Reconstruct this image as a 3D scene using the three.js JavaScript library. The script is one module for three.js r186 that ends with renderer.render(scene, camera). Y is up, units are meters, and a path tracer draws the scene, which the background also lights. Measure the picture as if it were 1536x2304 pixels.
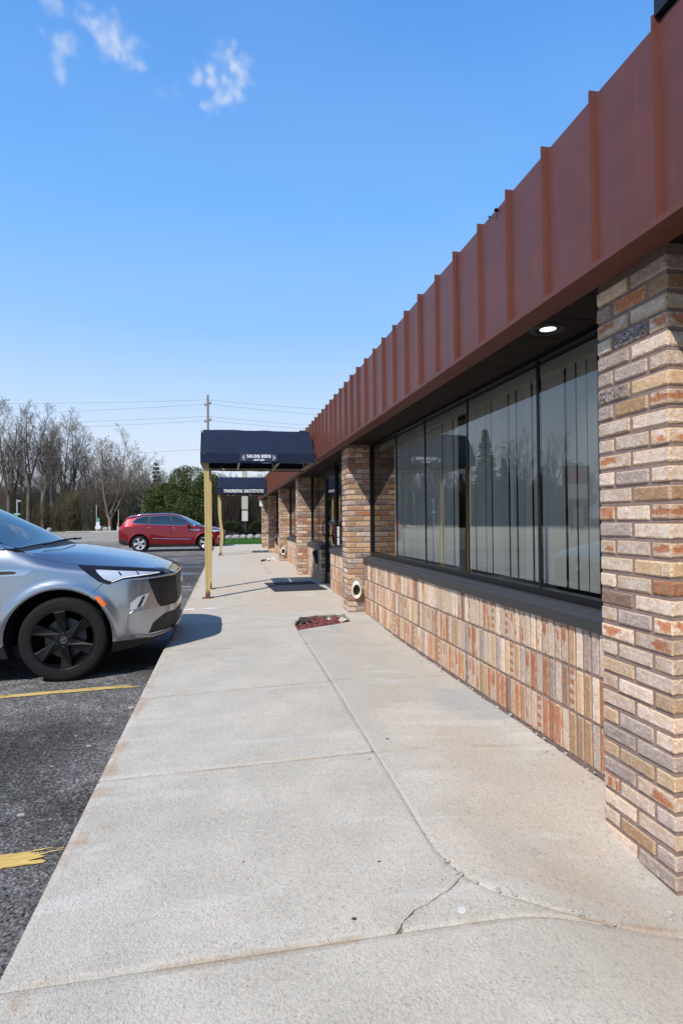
import * as THREE from 'three';
import { mergeGeometries, toCreasedNormals } from 'three/addons/utils/BufferGeometryUtils.js';
import { FontLoader } from 'three/addons/loaders/FontLoader.js';
import { TextGeometry } from 'three/addons/geometries/TextGeometry.js';

// ---------------------------------------------------------------- camera
const scene = new THREE.Scene();
const camera = new THREE.PerspectiveCamera(83.1, 682 / 1024, 0.05, 900);
camera.position.set(0, 1.21, 0);
camera.rotation.set(0.014373, -0.195288, -0.009, 'YXZ');

// ---------------------------------------------------------------- small tools
function rng(seed) { let a = seed >>> 0; return () => { a = (a + 0x6D2B79F5) >>> 0; let t = a; t = Math.imul(t ^ (t >>> 15), t | 1); t ^= t + Math.imul(t ^ (t >>> 7), t | 61); return ((t ^ (t >>> 14)) >>> 0) / 4294967296; }; }
const clamp = (x, a = 0, b = 1) => Math.min(b, Math.max(a, x));
const lerp = (a, b, t) => a + (b - a) * t;
const sstep = (a, b, x) => { const t = clamp((x - a) / (b - a)); return t * t * (3 - 2 * t); };
const hash2 = (x, y, s = 0) => { let h = Math.imul(x | 0, 374761393) + Math.imul(y | 0, 668265263) + Math.imul(s | 0, 974711) | 0; h = Math.imul(h ^ (h >>> 13), 1274126177); h ^= h >>> 16; return (h >>> 0) / 4294967296; };
function noise2(x, y, s = 0) {
  const xi = Math.floor(x), yi = Math.floor(y); let u = x - xi, v = y - yi; u = u * u * (3 - 2 * u); v = v * v * (3 - 2 * v);
  const a = hash2(xi, yi, s), b = hash2(xi + 1, yi, s), c = hash2(xi, yi + 1, s), d = hash2(xi + 1, yi + 1, s);
  return a + (b - a) * u + (c - a) * v + (a - b - c + d) * u * v;
}
function fbm(x, y, o = 4, s = 0) { let a = 0.5, r = 0, n = 0; for (let i = 0; i < o; i++) { r += a * noise2(x, y, s + i * 17); n += a; a *= 0.5; x *= 2.03; y *= 2.03; } return r / n; }
const enc = l => 255 * clamp(l <= 0.0031308 ? 12.92 * l : 1.055 * Math.pow(l, 1 / 2.4) - 0.055);
const lin = (r, g, b) => new THREE.Color().setRGB(r, g, b);
const V3 = (x, y, z) => new THREE.Vector3(x, y, z);

// ---------------------------------------------------------------- sky: clear spring sky with a few wisps high on the left
const SUN = V3(-0.605, 1, 0.71).normalize();
{
  const W = 2048, H = 1024, d = new Float32Array(W * H * 4);
  const stops = [[0, .83, .875, .95], [4, .75, .83, .955], [8, .65, .78, .965], [12, .49, .70, .985], [18, .30, .575, 1.0], [28, .18, .465, .97], [40, .115, .345, .84], [60, .075, .24, .64], [90, .065, .20, .54]];
  const dirOf = (px, py) => { const v = V3((px - 768) / 1300, -(py - 1152) / 1300, -1).applyEuler(camera.rotation).normalize(); return v; };
  // clouds: direction, size in radians across and up, strength
  const clouds = [[130, 105, .026, .020, .5, 1], [134, 152, .012, .022, .45, 10], [228, 58, .028, .022, .6, 2], [258, 95, .027, .024, .75, 12], [307, 133, .020, .020, .6, 3], [492, 178, .036, .034, .95, 4], [500, 215, .022, .020, .7, 14], [508, 108, .018, .014, .55, 5], [545, 160, .02, .02, .35, 15], [128, 14, .02, .014, .45, 6], [195, 10, .02, .012, .3, 7], [380, 205, .03, .012, .14, 8], [700, 270, .03, .008, .12, 9]].map(([x, y, a, b, k, s]) => { const v = dirOf(x, y); return { az: Math.atan2(v.z, v.x), el: Math.asin(v.y), a, b, k, s }; });
  for (let j = 0; j < H; j++) {
    const el = ((j + .5) / H - .5) * Math.PI, deg = el * 180 / Math.PI;
    for (let i = 0; i < W; i++) {
      const az = ((i + .5) / W - .5) * 2 * Math.PI, o = (j * W + i) * 4;
      let c;
      if (deg < 0) c = [.36, .35, .33];
      else {
        let k = 0; while (k < stops.length - 2 && deg > stops[k + 1][0]) k++;
        const A = stops[k], B = stops[k + 1], t = clamp((deg - A[0]) / (B[0] - A[0]));
        c = [1, 2, 3].map(n => lerp(A[n], B[n], t));
        // thin high veil
        const x = Math.cos(az) / (Math.sin(el) + .25), y = Math.sin(az) / (Math.sin(el) + .25);
        const veil = sstep(.45, .85, fbm(x * 1.3 + 5, y * 2.6 + 3, 4, 9)) * .04 * sstep(1, 8, deg);
        let m = veil;
        for (const q of clouds) {
          let da = az - q.az; if (da > Math.PI) da -= 2 * Math.PI; if (da < -Math.PI) da += 2 * Math.PI;
          da *= Math.cos(q.el); const de = el - q.el; if (Math.abs(da) > q.a * 2.2 || Math.abs(de) > q.b * 2.2) continue;
          const wx = (fbm(da * 60 + q.s * 9, de * 60, 4, 31) - .5) * q.a * 1.5, wy = (fbm(da * 60, de * 60 + q.s * 7, 4, 57) - .5) * q.b * 1.5;
          const r = Math.hypot((da + wx) / q.a, (de + wy) / q.b);
          const n = fbm(da * 95 + q.s * 13, de * 95 + q.s * 5, 5, 77);
          m = Math.max(m, q.k * sstep(1.2, .15, r) * (.22 + .78 * sstep(.34, .70, n)) * .8);
        }
        c = c.map((v, n) => lerp(v, [.80, .84, .93][n], clamp(m)));
      }
      d[o] = c[0]; d[o + 1] = c[1]; d[o + 2] = c[2]; d[o + 3] = 1;
    }
  }
  const t = new THREE.DataTexture(d, W, H, THREE.RGBAFormat, THREE.FloatType);
  t.mapping = THREE.EquirectangularReflectionMapping; t.magFilter = t.minFilter = THREE.LinearFilter; t.needsUpdate = true;
  scene.background = t; scene.environment = t;
}
// ---------------------------------------------------------------- sun
const sun = new THREE.DirectionalLight(lin(1, .945, .86), 5);
sun.position.copy(SUN).multiplyScalar(80).add(V3(0, 0, -20)); sun.target.position.set(0, 0, -20);
sun.castShadow = true; sun.shadow.mapSize.set(4096, 4096);
Object.assign(sun.shadow.camera, { left: -60, right: 60, top: 70, bottom: -70, near: 1, far: 220 });
scene.add(sun, sun.target);

const renderer = new THREE.WebGLRenderer({ antialias: true });
renderer.toneMapping = THREE.LinearToneMapping;
renderer.toneMappingExposure = 1.03;
renderer.shadowMap.enabled = true;

// ---------------------------------------------------------------- object helpers
const taken = {};
function numbered(n) { if (taken[n] === undefined) { taken[n] = 0; return n; } return n + '_' + String(++taken[n]).padStart(3, '0'); }
function tag(o, label, category, group, kind) { if (label) o.userData.label = label; if (category) o.userData.category = category; if (group) o.userData.group = group; if (kind) o.userData.kind = kind; return o; }
function thing(name, label, category, group) { const g = new THREE.Group(); g.name = numbered(name); scene.add(g); return tag(g, label, category, group); }
function mesh(name, geo, mat, parent) { const m = new THREE.Mesh(geo, mat); m.name = parent ? name : numbered(name); m.castShadow = m.receiveShadow = true; (parent || scene).add(m); return m; }
function struct(name, geo, mat) { const m = mesh(name, geo, mat); m.userData.kind = 'structure'; return m; }
const clean = g => { const o = g.index ? g.toNonIndexed() : g; for (const k of Object.keys(o.attributes)) if (!['position', 'normal', 'uv'].includes(k)) o.deleteAttribute(k); if (!o.attributes.uv) o.setAttribute('uv', new THREE.BufferAttribute(new Float32Array(o.attributes.position.count * 2), 2)); if (!o.attributes.normal) o.computeVertexNormals(); return o; };
const merge = list => mergeGeometries(list.map(clean), false);
// box from corner to corner, uv in metres
function box(x0, x1, y0, y1, z0, z1) {
  const g = new THREE.BoxGeometry(Math.abs(x1 - x0), Math.abs(y1 - y0), Math.abs(z1 - z0)); g.translate((x0 + x1) / 2, (y0 + y1) / 2, (z0 + z1) / 2);
  return metreUV(g);
}
function metreUV(g) {
  g = g.index ? g.toNonIndexed() : g; if (!g.attributes.normal) g.computeVertexNormals();
  const p = g.attributes.position, n = g.attributes.normal, uv = new Float32Array(p.count * 2);
  for (let i = 0; i < p.count; i++) {
    const ax = Math.abs(n.getX(i)), ay = Math.abs(n.getY(i)), az = Math.abs(n.getZ(i));
    if (ay >= ax && ay >= az) { uv[2 * i] = p.getX(i); uv[2 * i + 1] = -p.getZ(i); }
    else if (ax >= az) { uv[2 * i] = -p.getZ(i); uv[2 * i + 1] = p.getY(i); }
    else { uv[2 * i] = p.getX(i); uv[2 * i + 1] = p.getY(i); }
  }
  g.setAttribute('uv', new THREE.BufferAttribute(uv, 2)); return g;
}
// box with chamfered edges (44 triangles), uv: each side maps to the rectangle [u0,u1]x[v0,v1]; long runs along the longer side of the face
function chamferBox(w, h, d, c, uvr = [0, 1, 0, 1], jit = 0, seed = 1) {
  const R = rng(seed), X = w / 2, Y = h / 2, Z = d / 2, P = [], quad = [];
  const key = {}; const vert = (sx, sy, sz, ax) => { const k = [sx, sy, sz, ax].join(); if (key[k] === undefined) { const v = [sx * (X - (ax === 0 ? 0 : c)), sy * (Y - (ax === 1 ? 0 : c)), sz * (Z - (ax === 2 ? 0 : c))]; if (jit) for (let i = 0; i < 3; i++) if (i !== ax) v[i] += (R() - .5) * jit; else v[i] -= R() * jit * .5; key[k] = v; } return key[k]; };
  const tri = (a, b, cc) => P.push(a, b, cc);
  const S = [-1, 1];
  const face = q => { tri(q[0], q[1], q[2]); tri(q[0], q[2], q[3]); };
  const orient = (q) => { const a = V3(...q[0]), b = V3(...q[1]), cc = V3(...q[2]); const n = b.clone().sub(a).cross(cc.clone().sub(a)); const m = q.reduce((s, v) => s.add(V3(...v)), V3(0, 0, 0)); return n.dot(m) < 0 ? q.slice().reverse() : q; };
  for (let ax = 0; ax < 3; ax++) for (const s of S) {
    const mk = (a, b) => { const t = [0, 0, 0]; t[ax] = s; t[(ax + 1) % 3] = a; t[(ax + 2) % 3] = b; return vert(...t, ax); };
    face(orient([mk(-1, -1), mk(1, -1), mk(1, 1), mk(-1, 1)]));
  }
  for (let ax = 0; ax < 3; ax++) for (const s1 of S) for (const s2 of S) {
    const b = (ax + 1) % 3, e = (ax + 2) % 3; const mk = (t, face_) => { const q = [0, 0, 0]; q[ax] = t; q[b] = s1; q[e] = s2; return vert(...q, face_); };
    face(orient([mk(-1, b), mk(1, b), mk(1, e), mk(-1, e)]));
  }
  for (const a of S) for (const b of S) for (const e of S) { const q = orient([vert(a, b, e, 0), vert(a, b, e, 1), vert(a, b, e, 2)]); tri(...q); }
  const g = new THREE.BufferGeometry(); g.setAttribute('position', new THREE.BufferAttribute(new Float32Array(P.flat()), 3)); g.computeVertexNormals();
  const n = g.attributes.normal, uv = new Float32Array(P.length * 2), [u0, u1, v0, v1] = uvr;
  for (let i = 0; i < P.length; i++) {
    const nx = Math.abs(n.getX(i)), ny = Math.abs(n.getY(i)), nz = Math.abs(n.getZ(i)); let a, b;
    const f = [P[i][0] / w + .5, P[i][1] / h + .5, P[i][2] / d + .5], dim = [w, h, d];
    let i1, i2; if (nx >= ny && nx >= nz) { i1 = 2; i2 = 1; } else if (nz >= ny) { i1 = 0; i2 = 1; } else { i1 = 0; i2 = 2; }
    if (dim[i2] > dim[i1]) [i1, i2] = [i2, i1];
    const L = Math.max(w, h, d); // a short side shows only its share of the tile
    a = f[i1] * Math.min(1, dim[i1] / L); b = f[i2];
    uv[2 * i] = lerp(u0, u1, clamp(a, .01, .99)); uv[2 * i + 1] = lerp(v0, v1, clamp(b, .02, .98));
  }
  g.setAttribute('uv', new THREE.BufferAttribute(uv, 2)); return g;
}
function tube(pts, r, rad = 6, seg = 0) { const c = new THREE.CatmullRomCurve3(pts.map(p => p.isVector3 ? p : V3(...p)), false, 'centripetal'); return new THREE.TubeGeometry(c, seg || pts.length * 4, r, rad); }
function cyl(x, y0, y1, z, r0, r1 = r0, n = 12) { const g = new THREE.CylinderGeometry(r1, r0, y1 - y0, n); g.translate(x, (y0 + y1) / 2, z); return g; }
// data texture from a function (x, y in 0..1) -> [r,g,b] linear
function tex(W, H, f, srgb = true, repeat = true) {
  const d = new Uint8Array(W * H * 4);
  for (let j = 0; j < H; j++) for (let i = 0; i < W; i++) { const c = f((i + .5) / W, (j + .5) / H, i, j), o = (j * W + i) * 4; for (let k = 0; k < 3; k++) d[o + k] = srgb ? enc(c[k]) : 255 * clamp(c[k]); d[o + 3] = 255; }
  const t = new THREE.DataTexture(d, W, H); t.magFilter = THREE.LinearFilter; t.minFilter = THREE.LinearMipmapLinearFilter; t.generateMipmaps = true;
  if (repeat) t.wrapS = t.wrapT = THREE.RepeatWrapping; if (srgb) t.colorSpace = THREE.SRGBColorSpace; t.needsUpdate = true; return t;
}
const std = (r, g, b, rough = .8, o = {}) => new THREE.MeshStandardMaterial({ color: lin(r, g, b), roughness: rough, ...o });
const phy = (r, g, b, rough = .5, o = {}) => new THREE.MeshPhysicalMaterial({ color: lin(r, g, b), roughness: rough, ...o });
// mesh clip: triangles [ [v,v,v]... ], v = {p:[x,y,z], ...}; keeps f>0
function clipTris(tris, f) {
  const out = [], N = tris.length; const mix = (a, b, t) => a.map((x, i) => x + (b[i] - x) * t);
  for (let k = 0; k < N; k++) {
    const T = tris[k], d = [f(T[0]), f(T[1]), f(T[2])];
    if (d[0] > 0 && d[1] > 0 && d[2] > 0) { out.push(T); continue; }
    if (d[0] <= 0 && d[1] <= 0 && d[2] <= 0) continue;
    const poly = [];
    for (let i = 0; i < 3; i++) { const j = (i + 1) % 3; if (d[i] > 0) poly.push(T[i]); if ((d[i] > 0) !== (d[j] > 0)) poly.push(mix(T[i], T[j], d[i] / (d[i] - d[j]))); }
    for (let i = 1; i < poly.length - 1; i++) out.push([poly[0], poly[i], poly[i + 1]]);
  }
  return out;
}
// signed distance to polygon (positive inside)
function polySDF(poly) {
  const n = poly.length;
  return (x, y) => {
    let d = 1e9, inside = false;
    for (let i = 0, j = n - 1; i < n; j = i++) {
      const [ax, ay] = poly[i], [bx, by] = poly[j]; const ex = bx - ax, ey = by - ay, wx = x - ax, wy = y - ay, t = clamp((wx * ex + wy * ey) / (ex * ex + ey * ey || 1e-9));
      d = Math.min(d, (wx - ex * t) ** 2 + (wy - ey * t) ** 2);
      if ((ay > y) !== (by > y) && x < (bx - ax) * (y - ay) / (by - ay) + ax) inside = !inside;
    }
    return Math.sqrt(d) * (inside ? 1 : -1);
  };
}
function lineDist(pts) { return (x, y) => { let d = 1e9; for (let i = 0; i < pts.length - 1; i++) { const [ax, ay] = pts[i], [bx, by] = pts[i + 1], ex = bx - ax, ey = by - ay, t = clamp(((x - ax) * ex + (y - ay) * ey) / (ex * ex + ey * ey || 1e-9)); d = Math.min(d, (x - ax - ex * t) ** 2 + (y - ay - ey * t) ** 2); } return Math.sqrt(d); }; }
// ================================================================ ground, parking lot, sidewalk
const LOT = -0.2;
{
  // ------------- earth sheet that runs to the horizon
  const soil = tex(256, 256, (u, v) => { const n = fbm(u * 16, v * 16, 4, 3), m = noise2(u * 90, v * 90, 5); const k = .7 + .6 * n; return [.10 * k + .03 * m, .095 * k + .02 * m, .055 * k]; });
  const g = new THREE.PlaneGeometry(1400, 1400, 8, 8); g.rotateX(-Math.PI / 2); g.translate(0, -0.30, 0); metreUV(g);
  const uv = g.attributes.uv; const g2 = metreUV(g); for (let i = 0; i < g2.attributes.uv.array.length; i++) g2.attributes.uv.array[i] /= 6;
  struct('ground', g2, new THREE.MeshStandardMaterial({ map: soil, roughness: 1 }));
}
const asphaltMap = tex(1024, 1024, (u, v, i, j) => {
  const s = noise2(u * 512, v * 512, 1), s2 = noise2(u * 360, v * 360, 2), w = hash2(i, j, 8);
  const worn = sstep(.50, .68, fbm(u * 8, v * 8, 4, 11) * .6 + fbm(u * 32, v * 32, 3, 12) * .4);
  let k = .47 + .5 * (s - .5) + .65 * Math.max(-.35, s2 - .5);
  k += worn * (.16 + 1.2 * Math.max(0, s2 - .42));
  if (s2 > .78) k += .8 * (s2 - .78) * 4; if (w > .992) k += .7; if (s < .12) k *= .5;
  k = clamp(k * .46, .03, 1); return [k * 1.06, k, k * .915];
});
const asphaltBump = tex(1024, 1024, (u, v) => { const k = noise2(u * 256, v * 256, 2) * .65 + noise2(u * 512, v * 512, 1) * .35; return [k, k, k]; }, false);
{
  const xs = [], zs = []; for (let x = -.585; x > -9; x -= .22) xs.push(x); for (let x = -9.2; x > -70; x -= 1.6) xs.push(x);
  for (let z = 14; z > -1; z -= 1) zs.push(z); for (let z = -1; z > -12; z -= .22) zs.push(z); for (let z = -12; z > -34; z -= .5) zs.push(z); for (let z = -34; z > -92; z -= 1.2) zs.push(z);
  const P = [], UV = [], C = [], I = [];
  zs.forEach((z, j) => xs.forEach((x, i) => {
    const near = Math.hypot(x, z) < 14; const y = LOT + (near ? (fbm(x * .9, z * .9, 3, 4) - .5) * .02 : 0) - (x < -.7 ? 0 : 0);
    P.push(x, y, z); UV.push(x / 3, -z / 3);
    // coat of sealer on the stalls, older grey asphalt beyond it (ragged edge), patches of wear
    const edge = z + (fbm(x * .35, z * .35, 3, 21) - .5) * 9;
    const old = sstep(-24, -27, edge) , far = sstep(-44, -46, z + (fbm(x * .1, z * .1, 2, 9) - .5) * 8);
    const patch = fbm(x * .55 + 3, z * .8, 4, 22);
    let k = lerp(.36, .78, sstep(.42, .66, patch)); k = lerp(k, lerp(.9, 1.25, sstep(.35, .65, fbm(x * .22, z * .3, 4, 25))), old); k = lerp(k, 1.5, far);
    const tint = [lerp(.97, 1.05, old), lerp(.98, 1.0, old), lerp(1.04, .93, old)];
    C.push(k * tint[0] * .66, k * tint[1] * .66, k * tint[2] * .66);
  }));
  const nx = xs.length; for (let j = 0; j < zs.length - 1; j++) for (let i = 0; i < nx - 1; i++) { const a = j * nx + i, b = a + 1, c = a + nx, d = c + 1; I.push(a, c, b, b, c, d); }
  const g = new THREE.BufferGeometry(); g.setAttribute('position', new THREE.Float32BufferAttribute(P, 3)); g.setAttribute('uv', new THREE.Float32BufferAttribute(UV, 2)); g.setAttribute('color', new THREE.Float32BufferAttribute(C, 3)); g.setIndex(I); g.computeVertexNormals();
  if (g.attributes.normal.getY(0) < 0) { const ix = g.index.array; for (let k = 0; k < ix.length; k += 3) { const t = ix[k]; ix[k] = ix[k + 1]; ix[k + 1] = t; } g.computeVertexNormals(); }
  const lot = struct('parking_lot', g, new THREE.MeshPhysicalMaterial({ map: asphaltMap, bumpMap: asphaltBump, bumpScale: .006, roughness: .95, specularIntensity: .35, vertexColors: true }));
  // painted stall lines, worn through to the asphalt
  const wear = (sd, lo) => { const t = tex(512, 64, (u, v) => { const e = Math.min(v, 1 - v) * 2; const n = fbm(u * 60, v * 7, 4, sd) * .6 + fbm(u * 12, v * 3, 3, sd + 5) * .4; const end = sstep(0, .05, Math.min(u, 1 - u) + (n - .5) * .1); const k = (n > lo + .24 * sstep(.25, 0, e) ? 1 : 0) * (end > .4 ? 1 : 0); return [k, k, k]; }, false, false); return t; };
  const stripeTex = (r, g_, b) => tex(512, 64, (u, v) => { const n = fbm(u * 70, v * 9, 4, 40), m = noise2(u * 400, v * 60, 3); const k = .6 + .6 * n + .25 * (m - .5); return [r * k, g_ * k, b * k]; }, true, false);
  const stripe = (x0, x1, za, zb, w, rgb, sd, lo) => {
    const g = new THREE.PlaneGeometry(1, 1, 24, 1); g.rotateX(-Math.PI / 2);
    const p = g.attributes.position; for (let i = 0; i < p.count; i++) { const u = p.getX(i) + .5, v = p.getZ(i); const x = lerp(x0, x1, u), z = lerp(za, zb, u) + v * w; const near = Math.hypot(x, z) < 14; p.setXYZ(i, x, LOT + .006 + (near ? (fbm(x * .9, z * .9, 3, 4) - .5) * .02 : 0), z); }
    g.computeVertexNormals();
    mesh('stall_line', g, new THREE.MeshStandardMaterial({ map: stripeTex(...rgb), alphaMap: wear(sd, lo), alphaTest: .5, roughness: .8 }), lot);
  };
  stripe(-.72, -5.6, -5.23, -4.85, .1, [.58, .42, .15], 50, .41);
  stripe(-.70, -5.6, -2.67, -2.3, .115, [.60, .42, .12], 51, .35);
  stripe(-.72, -5.4, -12.9, -12.7, .1, [.62, .60, .45], 52, .36);
  stripe(-.72, -5.4, -16.25, -16.1, .1, [.22, .50, .72], 53, .30);
  stripe(-.72, -5.4, -18.5, -18.3, .1, [.22, .50, .72], 54, .30);
  stripe(-.72, -5.4, -20.2, -20.0, .1, [.26, .52, .70], 55, .32);
  // loose chips of white stone on the asphalt
  const R = rng(91), bits = []; for (let k = 0; k < 90; k++) { const x = -.63 - Math.pow(R(), 2.2) * 1.6, z = -1.6 - R() * 9, s = .003 + R() * R() * .007; const q = new THREE.IcosahedronGeometry(s, 0); q.scale(1.4, .6, 1); q.rotateY(R() * 6); q.translate(x, LOT + s * .3 + .004, z); bits.push(q); }
  for (const [x, z, s] of [[-.72, -4.62, .016], [-.98, -3.05, .012], [-.86, -3.9, .01]]) { const q = new THREE.IcosahedronGeometry(s, 0); q.scale(1.8, .7, 1); q.translate(x, LOT + s * .4, z); bits.push(q); }
  for (let k = 0; k < 420; k++) { const z = -1.5 - Math.pow(R(), .8) * 16, x = -.606 - Math.pow(R(), 3) * (z < -7 ? .28 : .10), s = .003 + R() * R() * (z < -7 ? .014 : .007); const q = new THREE.IcosahedronGeometry(s, 0); q.scale(1.3, .7, 1); q.rotateY(R() * 6); q.translate(x, LOT + s * .3, z); bits.push(q); }
  const ch = mesh('stone_chips', merge(bits), std(.33, .31, .285, .95), lot); ch.userData.kind = 'stuff';
}
// ------------- sidewalk
function hS(x, z) { return -.045 * sstep(.78, 1.7, x) * sstep(-7.2, -5.6, z) - .10 * sstep(-2.55, -1.8, z) * sstep(.85, 1.5, x); }
const KERB = -0.6;
const concFine = (x, z, fine) => {
  let k = .425 + .05 * (fbm(x * 1.3 + 9, z * 1.1, 4, 1) - .5) + .10 * (fbm(x * 6, z * 5, 3, 2) - .5);
  let c = [k * 1.07, k * .988, k * .845];
  const mixTo = (t, a) => { for (let i = 0; i < 3; i++) c[i] = lerp(c[i], t[i], a); };
  // darker, ochre-stained strip along the wall
  const strip = sstep(.72, .79, x) * sstep(-7.0, -6.6, z) * (x > .75 + .55 * sstep(-1.95, -1.66, z) ? 1 : 0);
  if (strip > 0) {
    mixTo([.40, .365, .315], .5 * strip);
    mixTo([.47, .38, .29], strip * .5 * sstep(.46, .70, fbm(x * 1.7 + 4, z * 1.2 + 2, 4, 6)));
    mixTo([.335, .34, .335], strip * .7 * sstep(.52, .72, fbm(x * 1.4 + 14, z * 1.1 + 7, 4, 7)));
    mixTo([.52, .47, .41], strip * .5 * sstep(.55, .75, fbm(x * 3 + 1, z * 2 + 2, 4, 8)));
  }
  const strip2 = x > .98 && z < -13.5 && z > -17.8 ? 1 : 0; if (strip2) mixTo([.50, .39, .28], .6 * sstep(.3, .6, fbm(x * 1.5, z * 1.2, 3, 16)));
  if (z < -6.6) mixTo([.49, .41, .325], sstep(-6.6, -8.6, z + (fbm(x * 2, z * 2, 3, 14) - .5) * 1.5) * (.35 + .55 * sstep(.40, .65, fbm(x * 1.1 + 3, z * .6, 4, 15))));
  // rust-brown dirt along the kerb edge and the joints
  const e = x - KERB; mixTo([.38, .255, .165], .75 * sstep(.14, 0, e + (fbm(x * 9, z * 5, 3, 18) - .4) * .16) * sstep(.4, .65, fbm(x * 14, z * 8, 3, 19)));
  for (const zj of [-1.65, -2.92, -4.25, -5.65, -7.0, -8.3]) { const d = Math.abs(z - zj - (x - .1) * (zj === -4.25 ? -.11 : zj === -2.92 ? -.04 : 0)); if (d < .06) mixTo([.37, .275, .19], .65 * sstep(.03, .002, d) * sstep(.36, .62, fbm(x * 5 + zj, z * 20, 3, 23))); }
  // drips of grey and pale trowel marks
  const q = fbm(x * 2.2 + z * .4, z * 9, 3, 26); mixTo([.54, .52, .49], .35 * sstep(.62, .78, q));
  if (z < -8.15 && z > -8.5 && x < -.1) mixTo([.75, .74, .72], sstep(.5, .6, fbm(x * 8, z * 30, 3, 29)) * sstep(.06, .02, Math.abs(z + 8.28 + (x + .4) * .06)));
  // sand grain and stone specks
  if (fine) {
    const a = noise2(x * 300, z * 200, 31), b = noise2(x * 170, z * 150, 32), h = noise2(x * 440, z * 215, 33);
    let m = 1 + (a - .5) * .26 + (b - .5) * .10 + (h - .5) * .26; if (a < .12) m *= .78; if (b < .05) m *= .70;
    const tone = noise2(x * 90, z * 70, 36); c = [c[0] * m * (1 + .05 * (tone - .5)), c[1] * m, c[2] * m * (1 - .05 * (tone - .5))];
  } else { const a = noise2(x * 60, z * 40, 31); c = c.map(v => v * (1 + (a - .5) * .16)); }
  return c;
};
const SWX = [-.65, 2.25], SWN = [.7, -9.2], SWF = [-9.2, -31.2];
const concNear = tex(1280, 2048, (u, v) => concFine(lerp(...SWX, u), lerp(...SWN, v), true), true, false);
const concFar = tex(512, 1024, (u, v) => concFine(lerp(...SWX, u), lerp(...SWF, v), false), true, false);
const grainBump = tex(512, 512, (u, v) => { const k = .5 * noise2(u * 256, v * 256, 3) + .3 * noise2(u * 128, v * 128, 4) + .2 * noise2(u * 32, v * 32, 5); return [k, k, k]; }, false);
grainBump.repeat.set(6, 14);
const concNearMat = new THREE.MeshStandardMaterial({ map: concNear, bumpMap: grainBump, bumpScale: .0022, roughness: .92 });
const concFarMat = new THREE.MeshStandardMaterial({ map: concFar, roughness: .92 });
function slabGeo(poly, gap, step, holes = [], thick = .24, near = true) {
  const sdf = polySDF(poly), hs = holes.map(polySDF); const X = poly.map(p => p[0]), Z = poly.map(p => p[1]);
  const x0 = Math.min(...X), x1 = Math.max(...X), z0 = Math.min(...Z), z1 = Math.max(...Z); const nx = Math.ceil((x1 - x0) / step), nz = Math.ceil((z1 - z0) / step);
  let T = []; const v = (i, j) => [x0 + (x1 - x0) * i / nx, z0 + (z1 - z0) * j / nz];
  for (let j = 0; j < nz; j++) for (let i = 0; i < nx; i++) { const a = v(i, j), b = v(i + 1, j), c = v(i, j + 1), d = v(i + 1, j + 1); T.push([a, c, b], [b, c, d]); }
  const wob = (x, z) => (noise2(x * 25, z * 25, 71) - .5) * .0022 + (noise2(x * 90, z * 90, 72) - .5) * .0018;
  const f = p => { let d = sdf(p[0], p[1]) - gap / 2 - Math.abs(wob(p[0], p[1])); for (const h of hs) d = Math.min(d, -h(p[0], p[1])); return d; };
  T = clipTris(T, f);
  const P = [], N = [], E = new Map(); const key = p => Math.round(p[0] * 1e5) + ',' + Math.round(p[1] * 1e5);
  const top = p => [p[0], hS(p[0], p[1]) - .004 * sstep(.012, .0, f(p)), p[1]];
  for (const t of T) { for (const p of t) P.push(...top(p)); for (let i = 0; i < 3; i++) { const a = t[i], b = t[(i + 1) % 3], ka = key(a), kb = key(b); if (ka === kb) continue; if (E.has(kb + '|' + ka)) E.delete(kb + '|' + ka); else E.set(ka + '|' + kb, [a, b]); } }
  for (const [a, b] of E.values()) { const A = top(a), B = top(b), C = [B[0], B[1] - thick, B[2]], D = [A[0], A[1] - thick, A[2]]; P.push(...A, ...D, ...B, ...B, ...D, ...C); }
  const g = new THREE.BufferGeometry(); g.setAttribute('position', new THREE.Float32BufferAttribute(P, 3)); g.computeVertexNormals();
  const uv = []; const zr = near ? SWN : SWF; for (let i = 0; i < P.length; i += 3) uv.push((P[i] - SWX[0]) / (SWX[1] - SWX[0]), (P[i + 2] - zr[0]) / (zr[1] - zr[0]));
  g.setAttribute('uv', new THREE.Float32BufferAttribute(uv, 2)); return g;
}
const WELL = [[.765, -6.40], [.771, -6.74], [.823, -7.0], [.947, -7.236], [1.136, -7.364], [1.40, -7.37], [1.47, -7.2], [1.46, -6.83], [1.1, -6.61]];
const WELL2 = [[1.0, -17.5], [1.02, -18.1], [1.12, -18.5], [1.35, -18.65], [1.56, -18.5], [1.56, -17.9], [1.3, -17.65]];
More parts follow.
